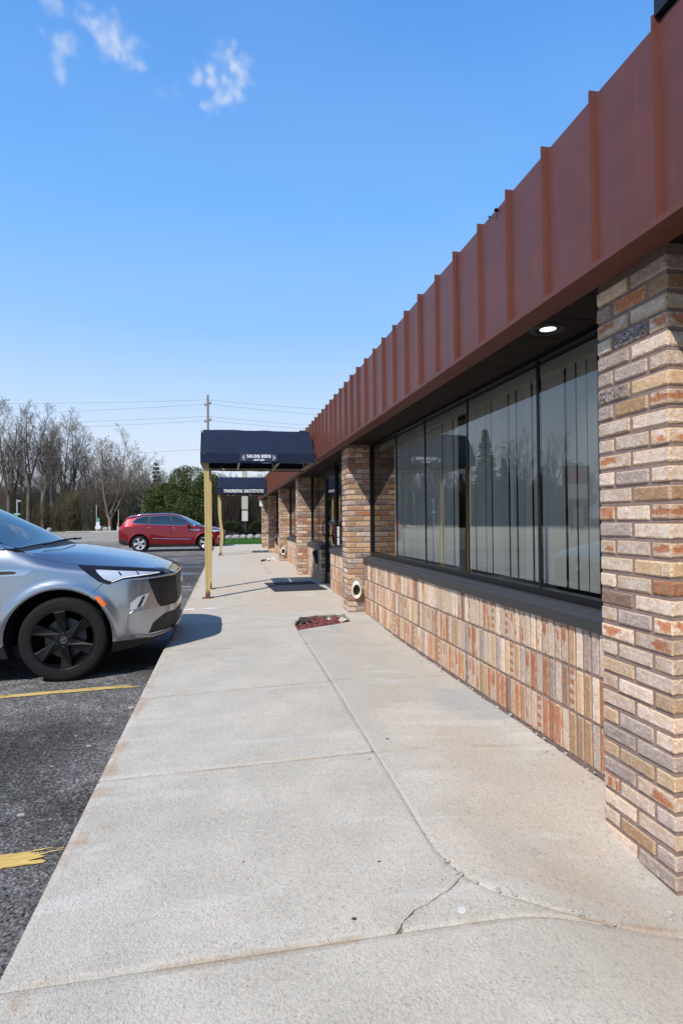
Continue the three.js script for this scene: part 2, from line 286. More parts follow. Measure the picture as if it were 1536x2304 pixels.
{
  const bed = tex(64, 64, (u, v) => { const k = .6 + .6 * noise2(u * 30, v * 30, 2); return [.24 * k, .195 * k, .15 * k]; });
  const bedG = slabGeo([[KERB + .02, .6], [2.15, .6], [2.15, -7.44], [1.79, -7.44], [1.79, -30.6], [KERB + .02, -30.6]], 0, .06, [WELL, WELL2, [[1.742, -2.0], [1.90, -2.0], [1.90, -7.43], [1.742, -7.43]]], .2); bedG.translate(0, -.011, 0); { const q = bedG.attributes.uv.array; for (let i = 0; i < q.length; i++) q[i] *= 20; }
  const walk = struct('sidewalk', bedG, new THREE.MeshStandardMaterial({ map: bed, roughness: 1 }));
  const jag = (a, b, n, amp, sd) => { const R = rng(sd), o = []; for (let i = 1; i < n; i++) { const t = i / n; o.push([lerp(a[0], b[0], t) + (R() - .5) * amp, lerp(a[1], b[1], t) + (R() - .5) * amp]); } return o; };
  const crackPts = [[.488, -1.649], [.509, -1.688], [.531, -1.713], [.595, -1.752], [.658, -1.783], [.728, -1.826], [.781, -1.869]];
  const crack = []; crackPts.forEach((p, i) => { crack.push(p); if (i < crackPts.length - 1) crack.push(...jag(p, crackPts[i + 1], 4, .014, 300 + i)); });
  const curve = [[1.287, -1.625], [1.171, -1.639], [1.009, -1.675], [.876, -1.741], [.824, -1.794], [.781, -1.869]];
  const div = [[.75, -1.962], [.738, -2.09], [.74, -2.28], [.747, -2.672]];
  const S = (poly, gap = .004, step = .028, holes = [], near = true) => mesh('slab', slabGeo(poly, gap, step, holes, .2, near), near ? concNearMat : concFarMat, walk);
  S([[KERB, -1.652], ...crack, ...div, [.746, -2.955], [KERB, -2.895]], .003);
  S([[.488, -1.649], ...crack.slice(1, -1), [.781, -1.869], ...curve.slice().reverse().slice(1), [1.05, -1.632], [.8, -1.645]], .003, .014);
  S([...curve, ...div, [.752, -3.4], [.76, -4.258], [1.163, -4.317], [1.452, -4.437], [1.762, -4.57], ...jag([1.762, -4.57], [1.762, -2.2], 46, .013, 401), [1.762, -2.2], [1.762, -1.60]], .003, .022);
  S([[.76, -4.258], [1.163, -4.317], [1.452, -4.437], [1.762, -4.57], ...jag([1.762, -4.57], [1.762, -7.43], 50, .012, 402), [1.762, -7.43], [1.5, -7.43], [1.47, -7.2], [1.46, -6.83], [1.1, -6.61], [.765, -6.40]], .006, .03);
  S([[KERB, -1.652], [.488, -1.649], [.8, -1.645], [1.05, -1.632], [1.287, -1.625], [1.85, -1.60], [2.2, -1.6], [2.2, -.36], [KERB, -.36]], .004, .028);
  S([[KERB, -.36], [2.2, -.36], [2.2, .66], [KERB, .66]], .008, .1);
  S([[KERB, -2.895], [.746, -2.955], [.752, -3.4], [.758, -4.33], [KERB, -4.175]], .004);
  S([[KERB, -4.175], [.758, -4.33], [.763, -5.67], [KERB, -5.62]], .004);
  S([[KERB, -5.62], [.763, -5.67], [.765, -6.40], [.77, -6.76], [.823, -7.02], [KERB, -6.97]], .007, .03, [WELL]);
  S([[KERB, -6.97], [.823, -7.02], [1.5, -7.37], [1.8, -7.37], [1.8, -8.34], [KERB, -8.25]], .006, .03, [WELL]);
  let z = -8.34, zl = -8.25; const cuts = [-9.6, -10.95, -12.25, -13.55, -14.9, -16.2, -17.5, -18.8, -20.1, -21.5, -22.9, -24.3, -25.7, -27.1, -28.5, -29.6, -30.7];
  for (const c of cuts) { const inStrip = c < -13.6 && c > -17.6; S([[KERB, zl], [inStrip ? .99 : 1.8, z], [inStrip ? .99 : 1.8, c], [KERB, c]], .008, z > -9 ? .05 : .09, c < -16 && c > -20 ? [WELL2] : [], z > -8.4); z = c; zl = c; }
  S([[.99, -13.55], [1.8, -13.55], [1.8, -17.6], [1.3, -17.65], [.99, -17.5]], .008, .2, [WELL2], false);
  // crumbs of concrete along the wall and small stones on the walk
  const R = rng(17), bits = []; const crumb = (x, z, s, flat = .6) => { const q = new THREE.IcosahedronGeometry(s, 0); const p = q.attributes.position; for (let i = 0; i < p.count; i++) { const k = .75 + .5 * hash2(Math.round(p.getX(i) * 9e3), Math.round(p.getY(i) * 9e3), Math.round(p.getZ(i) * 9e3)); p.setXYZ(i, p.getX(i) * k, p.getY(i) * k * flat, p.getZ(i) * k); } q.rotateY(R() * 6); q.translate(x, hS(x, z) + s * .25, z); bits.push(q); };
  for (let k = 0; k < 150; k++) { const z = -1.9 - R() * 5.2, x = (z > -2.22 ? 1.55 : 1.765) - Math.pow(R(), 3) * .12; crumb(x, z, .004 + R() * R() * .014); }
  for (let k = 0; k < 46; k++) crumb(.78 + R() * .95, -1.75 - R() * 4.6, .002 + R() * .005);
  for (let k = 0; k < 60; k++) crumb(KERB + .05 + R() * 2.0, -.9 - R() * 7, .0015 + R() * .003);
  for (let k = 0; k < 34; k++) { const t = R(); crumb(lerp(.745, 1.2, t * t) + (R() - .5) * .02, lerp(-2.1, -1.64, Math.sqrt(t)) + (R() - .5) * .02, .003 + R() * .006); }
  for (const [x, z, s] of [[1.44, -1.70, .013], [1.47, -1.735, .016], [1.49, -1.69, .011], [1.52, -1.72, .014], [.742, -1.68, .006]]) crumb(x, z, s, .5);
  const c = mesh('concrete_crumbs', merge(bits), std(.36, .335, .295, .95), walk); c.userData.kind = 'stuff';
  const dk = []; for (const [x, z, s] of [[.37, -1.73, .006], [.86, -3.1, .006], [.70, -2.86, .004], [.05, -2.1, .003], [.52, -2.0, .004], [.9, -3.5, .003]]) { const q = new THREE.IcosahedronGeometry(s, 0); q.scale(1.5, .6, 1); q.translate(x, hS(x, z) + s * .4, z); dk.push(q); }
  const dd = mesh('dark_pebbles', merge(dk), std(.05, .035, .03, .8), walk); dd.userData.kind = 'stuff';
  // a flat blob of old chewing gum near the front joint
  const gum = new THREE.CylinderGeometry(.013, .014, .003, 14); gum.translate(.705, .002, -1.70); mesh('gum_spot', gum, std(.55, .545, .53, .85), walk);
}
// ------------- planting pockets in the walk: red lava rock by the near pillar, pale rubble by the far one
{
  const R = rng(5);
  const rockGeo = (s, sd) => { const q = new THREE.IcosahedronGeometry(s, 1); const p = q.attributes.position; for (let i = 0; i < p.count; i++) { const k = .7 + .6 * hash2(Math.round(p.getX(i) * 4e4), Math.round(p.getY(i) * 4e4), sd + Math.round(p.getZ(i) * 4e4)); p.setXYZ(i, p.getX(i) * k, p.getY(i) * k * .7, p.getZ(i) * k); } q.computeVertexNormals(); return q; };
  const sd = polySDF(WELL); const red = [], dark = [];
  for (let k = 0; k < 1500 && red.length + dark.length < 520; k++) { const x = .76 + R() * .72, z = -6.38 - R() * 1.0; if (sd(x, z) < .015) continue; const s = .012 + R() * .02, q = rockGeo(s, k); q.rotateY(R() * 6); q.translate(x, -.07 + R() * .03 - .035 * sstep(.05, .12, sd(x, z)) * 0, z); (R() < .8 ? red : dark).push(q); }
  const bedG = slabGeo(WELL, -.05, .1, [], .05); bedG.translate(0, -.09, 0);
  const bed = struct('planting_pocket_soil', bedG, std(.06, .04, .03, 1));
  const a = mesh('lava_rock_mulch', merge(red), std(.17, .045, .04, .95)); tag(a, 'dark red lava rock mulch filling the cut-out beside the brick pillar', 'mulch', null, 'stuff');
  const b = mesh('dark_bark_mulch', merge(dark), std(.035, .028, .026, .95)); tag(b, 'black stones scattered through the red lava rock', 'mulch', null, 'stuff');
  const stone = (x, z, s, mat, label) => { const q = rockGeo(s, Math.round(x * 991)); q.translate(0, 0, 0); const m = mesh('stone', q, mat); m.position.set(x, -.045 + s * .3, z); tag(m, label, 'stone', 'loose stones in the planting cut-outs'); };
  const pale = std(.5, .46, .41, .9), blk = std(.04, .036, .035, .9);
  stone(.92, -7.05, .075, blk, 'largest black stone at the rounded end of the red rock cut-out');
  stone(1.40, -7.05, .05, pale, 'pale chunk of concrete on the red rock by the brick pillar');
  stone(1.25, -7.2, .03, pale, 'small pale pebble in the middle of the red rock cut-out');
  const bed2 = slabGeo(WELL2, -.05, .15, [], .05, false); bed2.translate(0, -.08, 0); struct('planting_pocket_soil_001', bed2, std(.10, .085, .06, 1)); 
  [[1.42, -18.0, .13], [1.30, -18.3, .09], [1.46, -18.42, .1], [1.25, -17.95, .08]].forEach(([x, z, s], i) => stone(x, z, s, pale, ['largest broken pale block in the far cut-out beside the pillar with the pipe', 'grey broken block behind the others in the far cut-out', 'tilted pale block against the pillar in the far cut-out', 'small pale block at the front of the far cut-out'][i]));
}
// ================================================================ brick: one atlas of 64 faces
const ATC = 8, ATR = 8;
const brickTiles = [];
{
  const R = rng(2024);
  for (let k = 0; k < 64; k++) {
    const t = R(); const o = { sd: k * 31 + 7 };
    o.type = k < 15 ? 'cream' : k < 25 ? 'buff' : k < 34 ? 'lav' : k < 44 ? 'orange' : k < 48 ? 'dark' : k < 53 ? 'red' : k < 59 ? 'tan' : 'brown';
    o.cx = .2 + .6 * R(); o.cy = .35 + .3 * R(); o.rx = .10 + .25 * R(); o.ry = .18 + .2 * R(); R(); o.bars = k === 37; o.tone = .78 + .42 * R(); o.edge = .06 + .12 * R(); o.warm = R(); o.streak = R();
    brickTiles.push(o);
  }
}
const COL = { cream: [.60, .485, .36], buff: [.54, .385, .23], lav: [.42, .355, .305], orange: [.58, .43, .295], dark: [.17, .155, .155], red: [.47, .255, .15], tan: [.44, .275, .15], brown: [.27, .175, .13] };
function brickAt(o, u, v) {
  const b = COL[o.type]; let c = b.slice(); const m = (t, a) => { a = clamp(a); for (let i = 0; i < 3; i++) c[i] = lerp(c[i], t[i], a); };
  const X = u * 6 + o.sd, Y = v * 2.6; const n = fbm(X * 1.6, Y * 1.6, 4, o.sd), n2 = fbm(X * 5, Y * 5, 3, o.sd + 3);
  const e = Math.min(Math.min(u, 1 - u) * 2.6, Math.min(v, 1 - v)) + (n - .5) * .16;
  // pale bloom in the middle of the face, yellow-tan skin round the edge
  if (o.type === 'cream' || o.type === 'orange') { m([.69, .62, .535], .8 * sstep(.44, .6, n)); m([.42, .36, .335], .55 * sstep(.60, .72, fbm(X * 1.1 + 7, Y * 1.3, 3, o.sd + 9)) * o.warm); }
  if (o.type === 'lav') { m([.55, .49, .43], .7 * sstep(.5, .64, n)); m([.26, .225, .21], .6 * sstep(.55, .7, n2)); }
  if (o.type === 'buff') { m([.56, .48, .37], .7 * sstep(.48, .64, n)); m([.44, .28, .12], .5 * sstep(.55, .7, fbm(X * 1.4 + 3, Y, 3, o.sd + 2))); }
  if (o.type === 'tan') { m([.50, .37, .22], .7 * sstep(.48, .62, n)); m([.28, .17, .10], .6 * sstep(.52, .68, n2)); }
  if (o.type === 'brown') { m([.36, .28, .23], .7 * sstep(.5, .62, n)); m([.13, .09, .08], .6 * sstep(.52, .68, n2)); m([.40, .16, .07], .6 * sstep(.6, .72, fbm(X * 1.7 + 9, Y, 3, o.sd + 8))); }
  if (o.type === 'dark') { m([.40, .37, .36], .8 * sstep(.5, .62, n2)); m([.06, .055, .06], .7 * sstep(.55, .66, n)); m([.46, .33, .17], .8 * sstep(.6, .7, fbm(X * 2, Y * 2, 3, o.sd + 5))); }
  m([.54, .425, .27], .75 * sstep(o.edge + .05, o.edge - .03, e) * (o.type === 'lav' || o.type === 'dark' || o.type === 'brown' ? .3 : 1));
  if (o.type === 'orange' || o.type === 'red') {
    let q; if (o.bars) { const w = Math.abs(((u * 4.3 + o.cx) % 1) - .5) * 2; q = sstep(.62, .45, w + (n2 - .5) * .5) * sstep(.12, .2, Math.min(v, 1 - v)); }
    else { const r = Math.hypot((u - o.cx) / o.rx, (v - o.cy) / o.ry) + (n - .5) * 1.3 + (n2 - .5) * .4; q = sstep(1.15, .62, r); if (o.type === 'red') q = Math.max(q, sstep(.44, .54, n) * .8); }
    m([.50, .20, .085], .9 * q * (.7 + .5 * n2)); m([.40, .115, .045], q * .7 * sstep(.45, .65, n2));
  }
  const st = noise2(u * 46, v * 2.2, o.sd + 11); m(c.map(x => x * 1.22), .5 * sstep(.62, .8, st) * o.streak); m(c.map(x => x * .72), .55 * sstep(.34, .18, st) * o.streak);
  const sp = noise2(u * 90, v * 36, o.sd + 13); if (sp > .87) m([.16, .13, .11], .7);
  const g = noise2(u * 150, v * 60, o.sd + 14); const k = o.tone * (1 + (g - .5) * .14 + (n2 - .5) * .18); return [clamp(c[0] * k * .96, .02, .8), clamp(c[1] * k * .88, .02, .8), clamp(c[2] * k * .87, .02, .8)];
}
const brickMap = tex(2048, 1024, (u, v) => { const i = Math.floor(u * ATC), j = Math.floor(v * ATR); return brickAt(brickTiles[j * ATC + i], u * ATC - i, v * ATR - j); }, true, false);
const brickBump = tex(2048, 1024, (u, v) => { const i = Math.floor(u * ATC), j = Math.floor(v * ATR), o = brickTiles[j * ATC + i]; const a = u * ATC - i, b = v * ATR - j; const X = a * 6 + o.sd, Y = b * 2.6; const e = Math.min(Math.min(a, 1 - a) * 2.6, Math.min(b, 1 - b)); const rough = o.type === 'lav' || o.type === 'dark' ? 1 : .6; let k = .55 + rough * (fbm(X * 2.2, Y * 2.2, 4, o.sd) - .5) * .7 + (noise2(a * 46, b * 2.2, o.sd + 11) - .5) * .12; k -= .4 * sstep(.12, .0, e + (fbm(X * 3, Y * 3, 2, o.sd + 4) - .5) * .2); if (noise2(a * 90, b * 36, o.sd + 13) > .87) k -= .25; return [k, k, k]; }, false, false);
const brickMat = new THREE.MeshStandardMaterial({ map: brickMap, bumpMap: brickBump, bumpScale: .005, roughness: .92 });
const mortarTex = tex(256, 256, (u, v) => { const k = .75 + .5 * noise2(u * 120, v * 120, 3) * .6 + .3 * (fbm(u * 10, v * 10, 3, 4) - .5); return [.27 * k, .188 * k, .162 * k]; });
const mortarMat = new THREE.MeshStandardMaterial({ map: mortarTex, roughness: 1 });
const bgCache = {};
function brickGeo(w, h, d, t) { const k = [w.toFixed(3), h.toFixed(3), d.toFixed(3), t].join(); if (!bgCache[k]) { const i = t % ATC, j = Math.floor(t / ATC); bgCache[k] = chamferBox(w, h, d, .005, [i / ATC, (i + 1) / ATC, j / ATR, (j + 1) / ATR], .0045, t * 7 + Math.round(w * 1000)); } return bgCache[k]; }
const pickTile = (R, w) => { const r = R(); let a = 0; const lim = [[15, 0], [25, 15], [34, 25], [44, 34], [48, 44], [53, 48], [59, 53], [64, 59]]; for (let i = 0; i < 8; i++) { a += w[i]; if (r < a) return lim[i][1] + Math.floor(R() * (lim[i][0] - lim[i][1])); } return 0; };

// ================================================================ the shop building
const bld = thing('shop_building', 'long low brick shop building with brown metal fascia along the walk', 'building');
const XP = 1.56, XW = 1.775, XG = 1.885, SOF = 2.21, CO = .07;
const PILLARS = [3.83, -1.807, -7.447, -12.92, -17.5, -22.2, -26.5];
const mixPillar = [.40, .17, .11, .20, .04, .03, .04, .01], mixPillar2 = [.08, .22, .10, .08, .05, .06, .30, .11], mixPillar3 = [.16, .08, .24, .10, .06, .12, .10, .14];
function makePillar(zn, single, seed, mix) {
  const R = rng(seed), L = .401, zf = zn - L, y0 = -.205, n = Math.ceil((SOF - y0) / CO);
  const core = mesh('brick_pillar', box(XP + .0055, 1.885, -.21, SOF - .002, zn - .0055, zf + .0055), mortarMat, bld);
  const list = []; const m = .0145, hb = CO - m;
  const put = (x0, x1, z0, z1, y) => { const j = (R() - .5) * .003; const g = brickGeo(x1 - x0, hb, z1 - z0, pickTile(R, mix)); const c = [(x0 + x1) / 2 + j, y + CO / 2 + (R() - .5) * .003, (z0 + z1) / 2]; if (single) { const b = mesh('brick', g, brickMat, core); b.position.set(...c); } else list.push(g.clone().translate(...c)); };
  for (let k = 0; k < n; k++) {
    const y = y0 + k * CO; if (y + hb > SOF + .02) break;
    const q = L / 4, lowX = y + CO < .66 ? XW : 1.862;
    if (k % 2 === 0) {
      put(XP, XP + .205, zn - q + m / 2, zn, y); put(XP, XP + .1, zn - 3 * q + m / 2, zn - q - m / 2, y); put(XP, XP + .205, zf, zf + q - m / 2, y);
      if (lowX > 1.8) put(XP + .217, lowX, zn - .1, zn, y);
    } else {
      put(XP, XP + .098, zn - 2 * q + m / 2, zn, y); put(XP, XP + .098, zf, zf + 2 * q - m / 2, y);
      put(XP + .11, Math.min(lowX, XP + .302), zn - .1, zn, y); put(XP + .11, Math.min(lowX, XP + .302), zf, zf + .1, y);
    }
  }
  if (!single) { const b = mesh('bricks', merge(list), brickMat, core); b.userData.kind = 'stuff'; }
}
makePillar(PILLARS[1], true, 11, mixPillar); makePillar(PILLARS[2], true, 12, mixPillar2); makePillar(PILLARS[3], true, 13, mixPillar3);
makePillar(PILLARS[0], false, 10, mixPillar); makePillar(PILLARS[4], false, 14, mixPillar2); makePillar(PILLARS[5], false, 15, mixPillar3); makePillar(PILLARS[6], false, 16, mixPillar2);
// ------------- low walls of soldier bricks with a dark metal sill
const sillMat = phy(.034, .033, .034, .45, {}), frameMat = phy(.008, .008, .009, .4, { specularIntensity: .6 });
const SOLD = .2345, mixSold = [.40, .08, .08, .28, .01, .08, .04, .03];
function lowWall(z0, z1, single, seed) {
  const R = rng(seed); const core = mesh('low_wall', box(XW + .0055, 1.98, -.15, .66, z0, z1), mortarMat, bld); const list = [];
  const n = Math.max(1, Math.round((z0 - z1) / .0652)), p = (z0 - z1) / n;
  for (let r = 0; r < 3; r++) for (let k = 0; k < n; k++) {
    const g = brickGeo(.085, SOLD - .014, p - .0125, pickTile(R, r === 2 ? mixSold : r === 1 ? [.26, .07, .06, .36, .01, .14, .06, .04] : [.10, .12, .03, .30, .02, .25, .14, .04])); const c = [XW + .0425 + (R() - .5) * .004, -.042 + (r + .5) * SOLD, z0 - (k + .5) * p];
    if (single) { const b = mesh('brick', g, brickMat, core); b.position.set(...c); } else list.push(g.clone().translate(...c));
  }
  if (!single) { const b = mesh('bricks', merge(list), brickMat, core); b.userData.kind = 'stuff'; }
  // sill
  const s = new THREE.Shape(); s.moveTo(1.757, .648); s.lineTo(1.757, .708); s.lineTo(1.763, .718); s.lineTo(1.805, .728); s.lineTo(1.81, .740); s.lineTo(1.93, .747); s.lineTo(1.93, .652);
  const g = new THREE.ExtrudeGeometry(s, { depth: z0 - z1, bevelEnabled: false }); g.translate(0, 0, z1); mesh('window_sill', g, sillMat, core);
  return core;
}
function endBricks(core, z, seed) { // coursed brick return at the end of a low wall
  const R = rng(seed), list = []; for (let k = 0; k < 10; k++) { const y = -.05 + k * CO; if (k % 2) list.push(brickGeo(.09, .058, .09, pickTile(R, mixPillar2)).clone().translate(XW + .05, y + .035, z + .03)); else list.push(brickGeo(.19, .058, .09, pickTile(R, mixPillar2)).clone().translate(XW + .10, y + .035, z + .03)); }
  const b = mesh('brick_return', merge(list), brickMat, core); b.userData.kind = 'stuff';
}
// ------------- windows: dark frame, panes and mullions
const glass = new THREE.MeshPhysicalMaterial({ color: lin(.60, .62, .605), roughness: 0, transmission: 1, thickness: 0, ior: 1.85 });
const Rg = rng(77);
function windowBay(z0, z1, cuts, y0 = .742, y1 = SOF, mull = .014) {
  const fr = [box(1.858, 1.925, y0, y0 + .045, z0, z1), box(1.868, 1.925, y1 - .03, y1 - .003, z0, z1), box(1.858, 1.925, y0 + .045, y1 - .03, z0, z0 - .03), box(1.858, 1.925, y0 + .045, y1 - .03, z1 + .03, z1)];
  const f = mesh('window_frame', merge(fr), frameMat, bld);
  const edges = [z0 - .03, ...cuts, z1 + .03];
  for (const c of cuts) { const w = c === -3.255 ? .026 : mull; mesh('mullion', box(1.881, 1.895, y0 + .045, y1 - .03, c + w / 2, c - w / 2), frameMat, f); }
  for (let i = 0; i < edges.length - 1; i++) {
    const a = edges[i] - (i ? mull / 2 : 0), b = edges[i + 1] + (i < edges.length - 2 ? mull / 2 : 0); const g = new THREE.PlaneGeometry(a - b + .01, y1 - y0 - .072); g.rotateY(-Math.PI / 2);
    const p = mesh('pane', g, glass, f); p.position.set(XG, (y0 + y1) / 2 + .007, (a + b) / 2); p.rotation.y = (Rg() - .5) * .004; p.rotation.z = (Rg() - .5) * .003;
  }
  return f;
}
const zOf = i => PILLARS[i] - .401;
// bay in front of the camera's right shoulder (just outside the picture) and the bays in view
lowWall(zOf(0), PILLARS[1], false, 30); windowBay(zOf(0), PILLARS[1], [2.3, 1.2, .2, -.8]);
lowWall(zOf(1), PILLARS[2], true, 31); windowBay(zOf(1), PILLARS[2], [-3.255, -4.324, -5.336, -6.301]);
{ // entrance bay
  const a = lowWall(zOf(2), -10.03, false, 32); windowBay(zOf(2), -9.93, [-8.9]);
  const b = lowWall(-11.06, PILLARS[3], false, 33); endBricks(b, -11.09, 34); windowBay(-11.02, PILLARS[3], [-12.0]);
  const dz0 = -9.93, dz1 = -11.02; const d = mesh('door', merge([box(1.85, 1.93, -.02, SOF - .003, dz0, dz0 - .05), box(1.85, 1.93, -.02, SOF - .003, dz1 + .05, dz1), box(1.85, 1.93, 2.10, SOF - .003, dz0 - .05, dz1 + .05), box(1.865, 1.91, .02, 2.095, dz0 - .055, dz0 - .12), box(1.865, 1.91, .02, 2.095, dz1 + .12, dz1 + .055), box(1.865, 1.91, .02, .24, dz0 - .12, dz1 + .12), box(1.865, 1.91, 2.0, 2.095, dz0 - .12, dz1 + .12)]), frameMat, bld);
  const g = new THREE.PlaneGeometry(.85, 1.76); g.rotateY(-Math.PI / 2); const p = mesh('pane', g, glass, d); p.position.set(XG, 1.12, (dz0 + dz1) / 2);
  mesh('handle', merge([tube([[1.862, 1.18, -10.88], [1.81, 1.18, -10.88], [1.81, .92, -10.88], [1.862, .92, -10.88]], .012, 8, 24)]), std(.012, .012, .012, .35, { metalness: .5 }), d);
  mesh('threshold', box(1.78, 1.95, -.03, .012, -10.03, -11.06), phy(.35, .36, .38, .4, { metalness: .8 }), d);
  const paper = std(.78, .78, .76, .8), ink = std(.25, .25, .26, .9);
  for (const [z, ya, yb] of [[-9.70, .93, 1.10], [-9.70, .72, .91]]) { const q = mesh('notice', box(1.874, 1.8755, ya, yb, z, z - .17), paper, bld); const l = []; for (let k = 0; k < 6; k++) l.push(box(1.8725, 1.8735, yb - .03 - k * .023, yb - .038 - k * .023, z - .02, z - .15 + .03 * (k % 3))); mesh('printed_lines', merge(l), ink, q); }
}
lowWall(zOf(3), PILLARS[4], false, 35); windowBay(zOf(3), PILLARS[4], [-14.4, -15.4, -16.4]);
{ // second entrance
  lowWall(zOf(4), -19.3, false, 36); windowBay(zOf(4), -19.25, [-18.5]);
  const b = lowWall(-20.35, PILLARS[5], false, 37); endBricks(b, -20.38, 38); windowBay(-20.3, PILLARS[5], [-21.2]);
  const d = mesh('door', merge([box(1.85, 1.93, -.02, SOF - .003, -19.25, -19.32), box(1.85, 1.93, -.02, SOF - .003, -20.23, -20.3), box(1.85, 1.93, 2.05, SOF - .003, -19.32, -20.23), box(1.865, 1.91, .02, .25, -19.32, -20.23)]), frameMat, bld);
  const g = new THREE.PlaneGeometry(.92, 1.82); g.rotateY(-Math.PI / 2); const p = mesh('pane', g, glass, d); p.position.set(XG, 1.15, -19.775);
}
lowWall(zOf(5), PILLARS[6], false, 39); windowBay(zOf(5), PILLARS[6], [-23.6, -24.6, -25.6]);
// ------------- walls, floor, ceiling and roof behind the shop front
{
  const inside = std(.16, .15, .135, .9);
  mesh('interior_floor', box(1.93, 9, -.12, -.02, 3.8, -26.9), std(.16, .14, .12, .8), bld);
  mesh('interior_ceiling', box(1.90, 9, 2.225, 2.27, 3.8, -26.9), std(.28, .28, .27, .9), bld);
  mesh('back_wall', box(9, 9.25, -.3, 2.85, 3.8, -26.9), inside, bld);
  mesh('end_wall', box(1.87, 9.25, -.3, 2.83, -26.91, -27.12), std(.30, .22, .17, .9), bld); mesh('end_wall', box(1.87, 9.25, -.3, 2.83, 4.02, 3.80), inside, bld);
  for (const z of [-7.65, -13.1, -17.7, -22.4]) mesh('partition_wall', box(2.3, 9, -.02, 2.22, z, z - .1), inside, bld);
  mesh('roof', box(1.62, 9.3, 2.68, 2.74, 4.05, -27.15), std(.2, .19, .18, .95), bld);
}
// ------------- brown standing-seam fascia
const brownTex = tex(512, 512, (u, v) => { const k = 1 + (fbm(u * 5, v * 8, 4, 3) - .5) * .24 + (noise2(u * 200, v * 200, 4) - .5) * .07; const w = sstep(.62, .78, fbm(u * 22, v * 3.5, 3, 6)) * .25; return [lerp(.128 * k, .16, w), lerp(.045 * k, .064, w), lerp(.034 * k, .05, w)]; });
const brown = new THREE.MeshPhysicalMaterial({ map: brownTex, roughness: .42, specularIntensity: .6 });
const brownSeam = new THREE.MeshPhysicalMaterial({ map: brownTex, roughness: .5, specularIntensity: .5 });
const FT = 2.875, FB = 2.19, SP = .3465;
{
  const fas = mesh('fascia', box(1.445, 1.62, FB + .03, FT - .012, 4.0, -27.1), brown, bld);
  const R = rng(8), variants = [];
  for (let v = 0; v < 6; v++) {
    const w = SP - .008, nz = 8, ny = 6, P = [], UV = [], I = [], a = (.004 + R() * .004) * (R() < .35 ? -1 : 1), ph = R() * 3;
    for (let j = 0; j <= ny; j++) for (let i = 0; i <= nz; i++) { const u = i / nz, t = j / ny, b = Math.sin(Math.PI * u); P.push(-a * b * (1 - .25 * Math.sin(t * 3 + ph)) * sstep(0, .3, t) * sstep(1, .7, t), lerp(FB, FT, t), -(u - .5) * w); UV.push(u * w * 1.3 + v * .31, t * .7 * 1.3 + v * .17); }
    for (let j = 0; j < ny; j++) for (let i = 0; i < nz; i++) { const q = j * (nz + 1) + i; I.push(q, q + nz + 1, q + 1, q + 1, q + nz + 1, q + nz + 2); }
    const g = new THREE.BufferGeometry(); g.setAttribute('position', new THREE.Float32BufferAttribute(P, 3)); g.setAttribute('uv', new THREE.Float32BufferAttribute(UV, 2)); g.setIndex(I); g.computeVertexNormals(); if (g.attributes.normal.getX(0) > 0) { const x = g.index.array; for (let k = 0; k < x.length; k += 3) [x[k], x[k + 1]] = [x[k + 1], x[k]]; g.computeVertexNormals(); } variants.push(g);
  }
  const seamG = merge([box(.005, .030, FB + .012, FT + .022, .0045, -.0045), box(.030, .20, FT - .01, FT + .022, .005, -.005), box(.024, .0295, FB + .012, FT, .010, .005)]);
  const z0 = -1.677 + SP * 16, n = Math.floor((z0 + 27.0) / SP);
  for (let k = 0; k <= n; k++) { const z = z0 - k * SP; const s = mesh('seam', seamG, brownSeam, fas); s.position.set(1.40, 0, z); s.rotation.z = (R() - .5) * .004; if (k < n) { const p = mesh('panel', variants[Math.floor(R() * 6)], brown, fas); p.position.set(1.430, 0, z - SP / 2); } }
  mesh('drip_edge', merge([box(1.396, 1.442, FB - .012, FB + .010, 4.0, -27.1), box(1.442, 1.53, FB - .010, FB - .004, 4.0, -27.1)]), brownSeam, fas);
  mesh('coping', box(1.435, 1.60, FT - .011, FT - .002, 4.0, -27.1), brownSeam, fas);
  // curled flakes of metal and paint on the top edge
  const fl = []; for (const [z, y, s] of [[-2.85, FT - .01, .022], [-2.93, FT - .005, .012], [-4.3, FB + .02, .02], [-5.1, FB + .02, .03], [-3.15, FB + .015, .015]]) { const q = new THREE.ConeGeometry(s * .6, s * 1.6, 4, 1, true); q.rotateZ(1.1); q.rotateY(z * 3); q.translate(1.425, y, z); fl.push(q); }
  mesh('peeled_flakes', merge(fl), std(.09, .04, .03, .7), fas);
}
// ------------- soffit boards
{
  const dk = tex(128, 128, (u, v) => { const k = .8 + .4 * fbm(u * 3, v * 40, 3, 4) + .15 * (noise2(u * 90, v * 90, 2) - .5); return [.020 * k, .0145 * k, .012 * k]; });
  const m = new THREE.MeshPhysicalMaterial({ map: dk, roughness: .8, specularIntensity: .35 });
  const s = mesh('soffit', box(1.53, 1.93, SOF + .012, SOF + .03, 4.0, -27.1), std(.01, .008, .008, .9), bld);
  const w = .3, g = chamferBox(.40, .012, w - .008, .003); for (let z = 3.85; z > -27; z -= w) { const b = mesh('board', g, m, s); b.position.set(1.722, SOF + .006, z); }
}
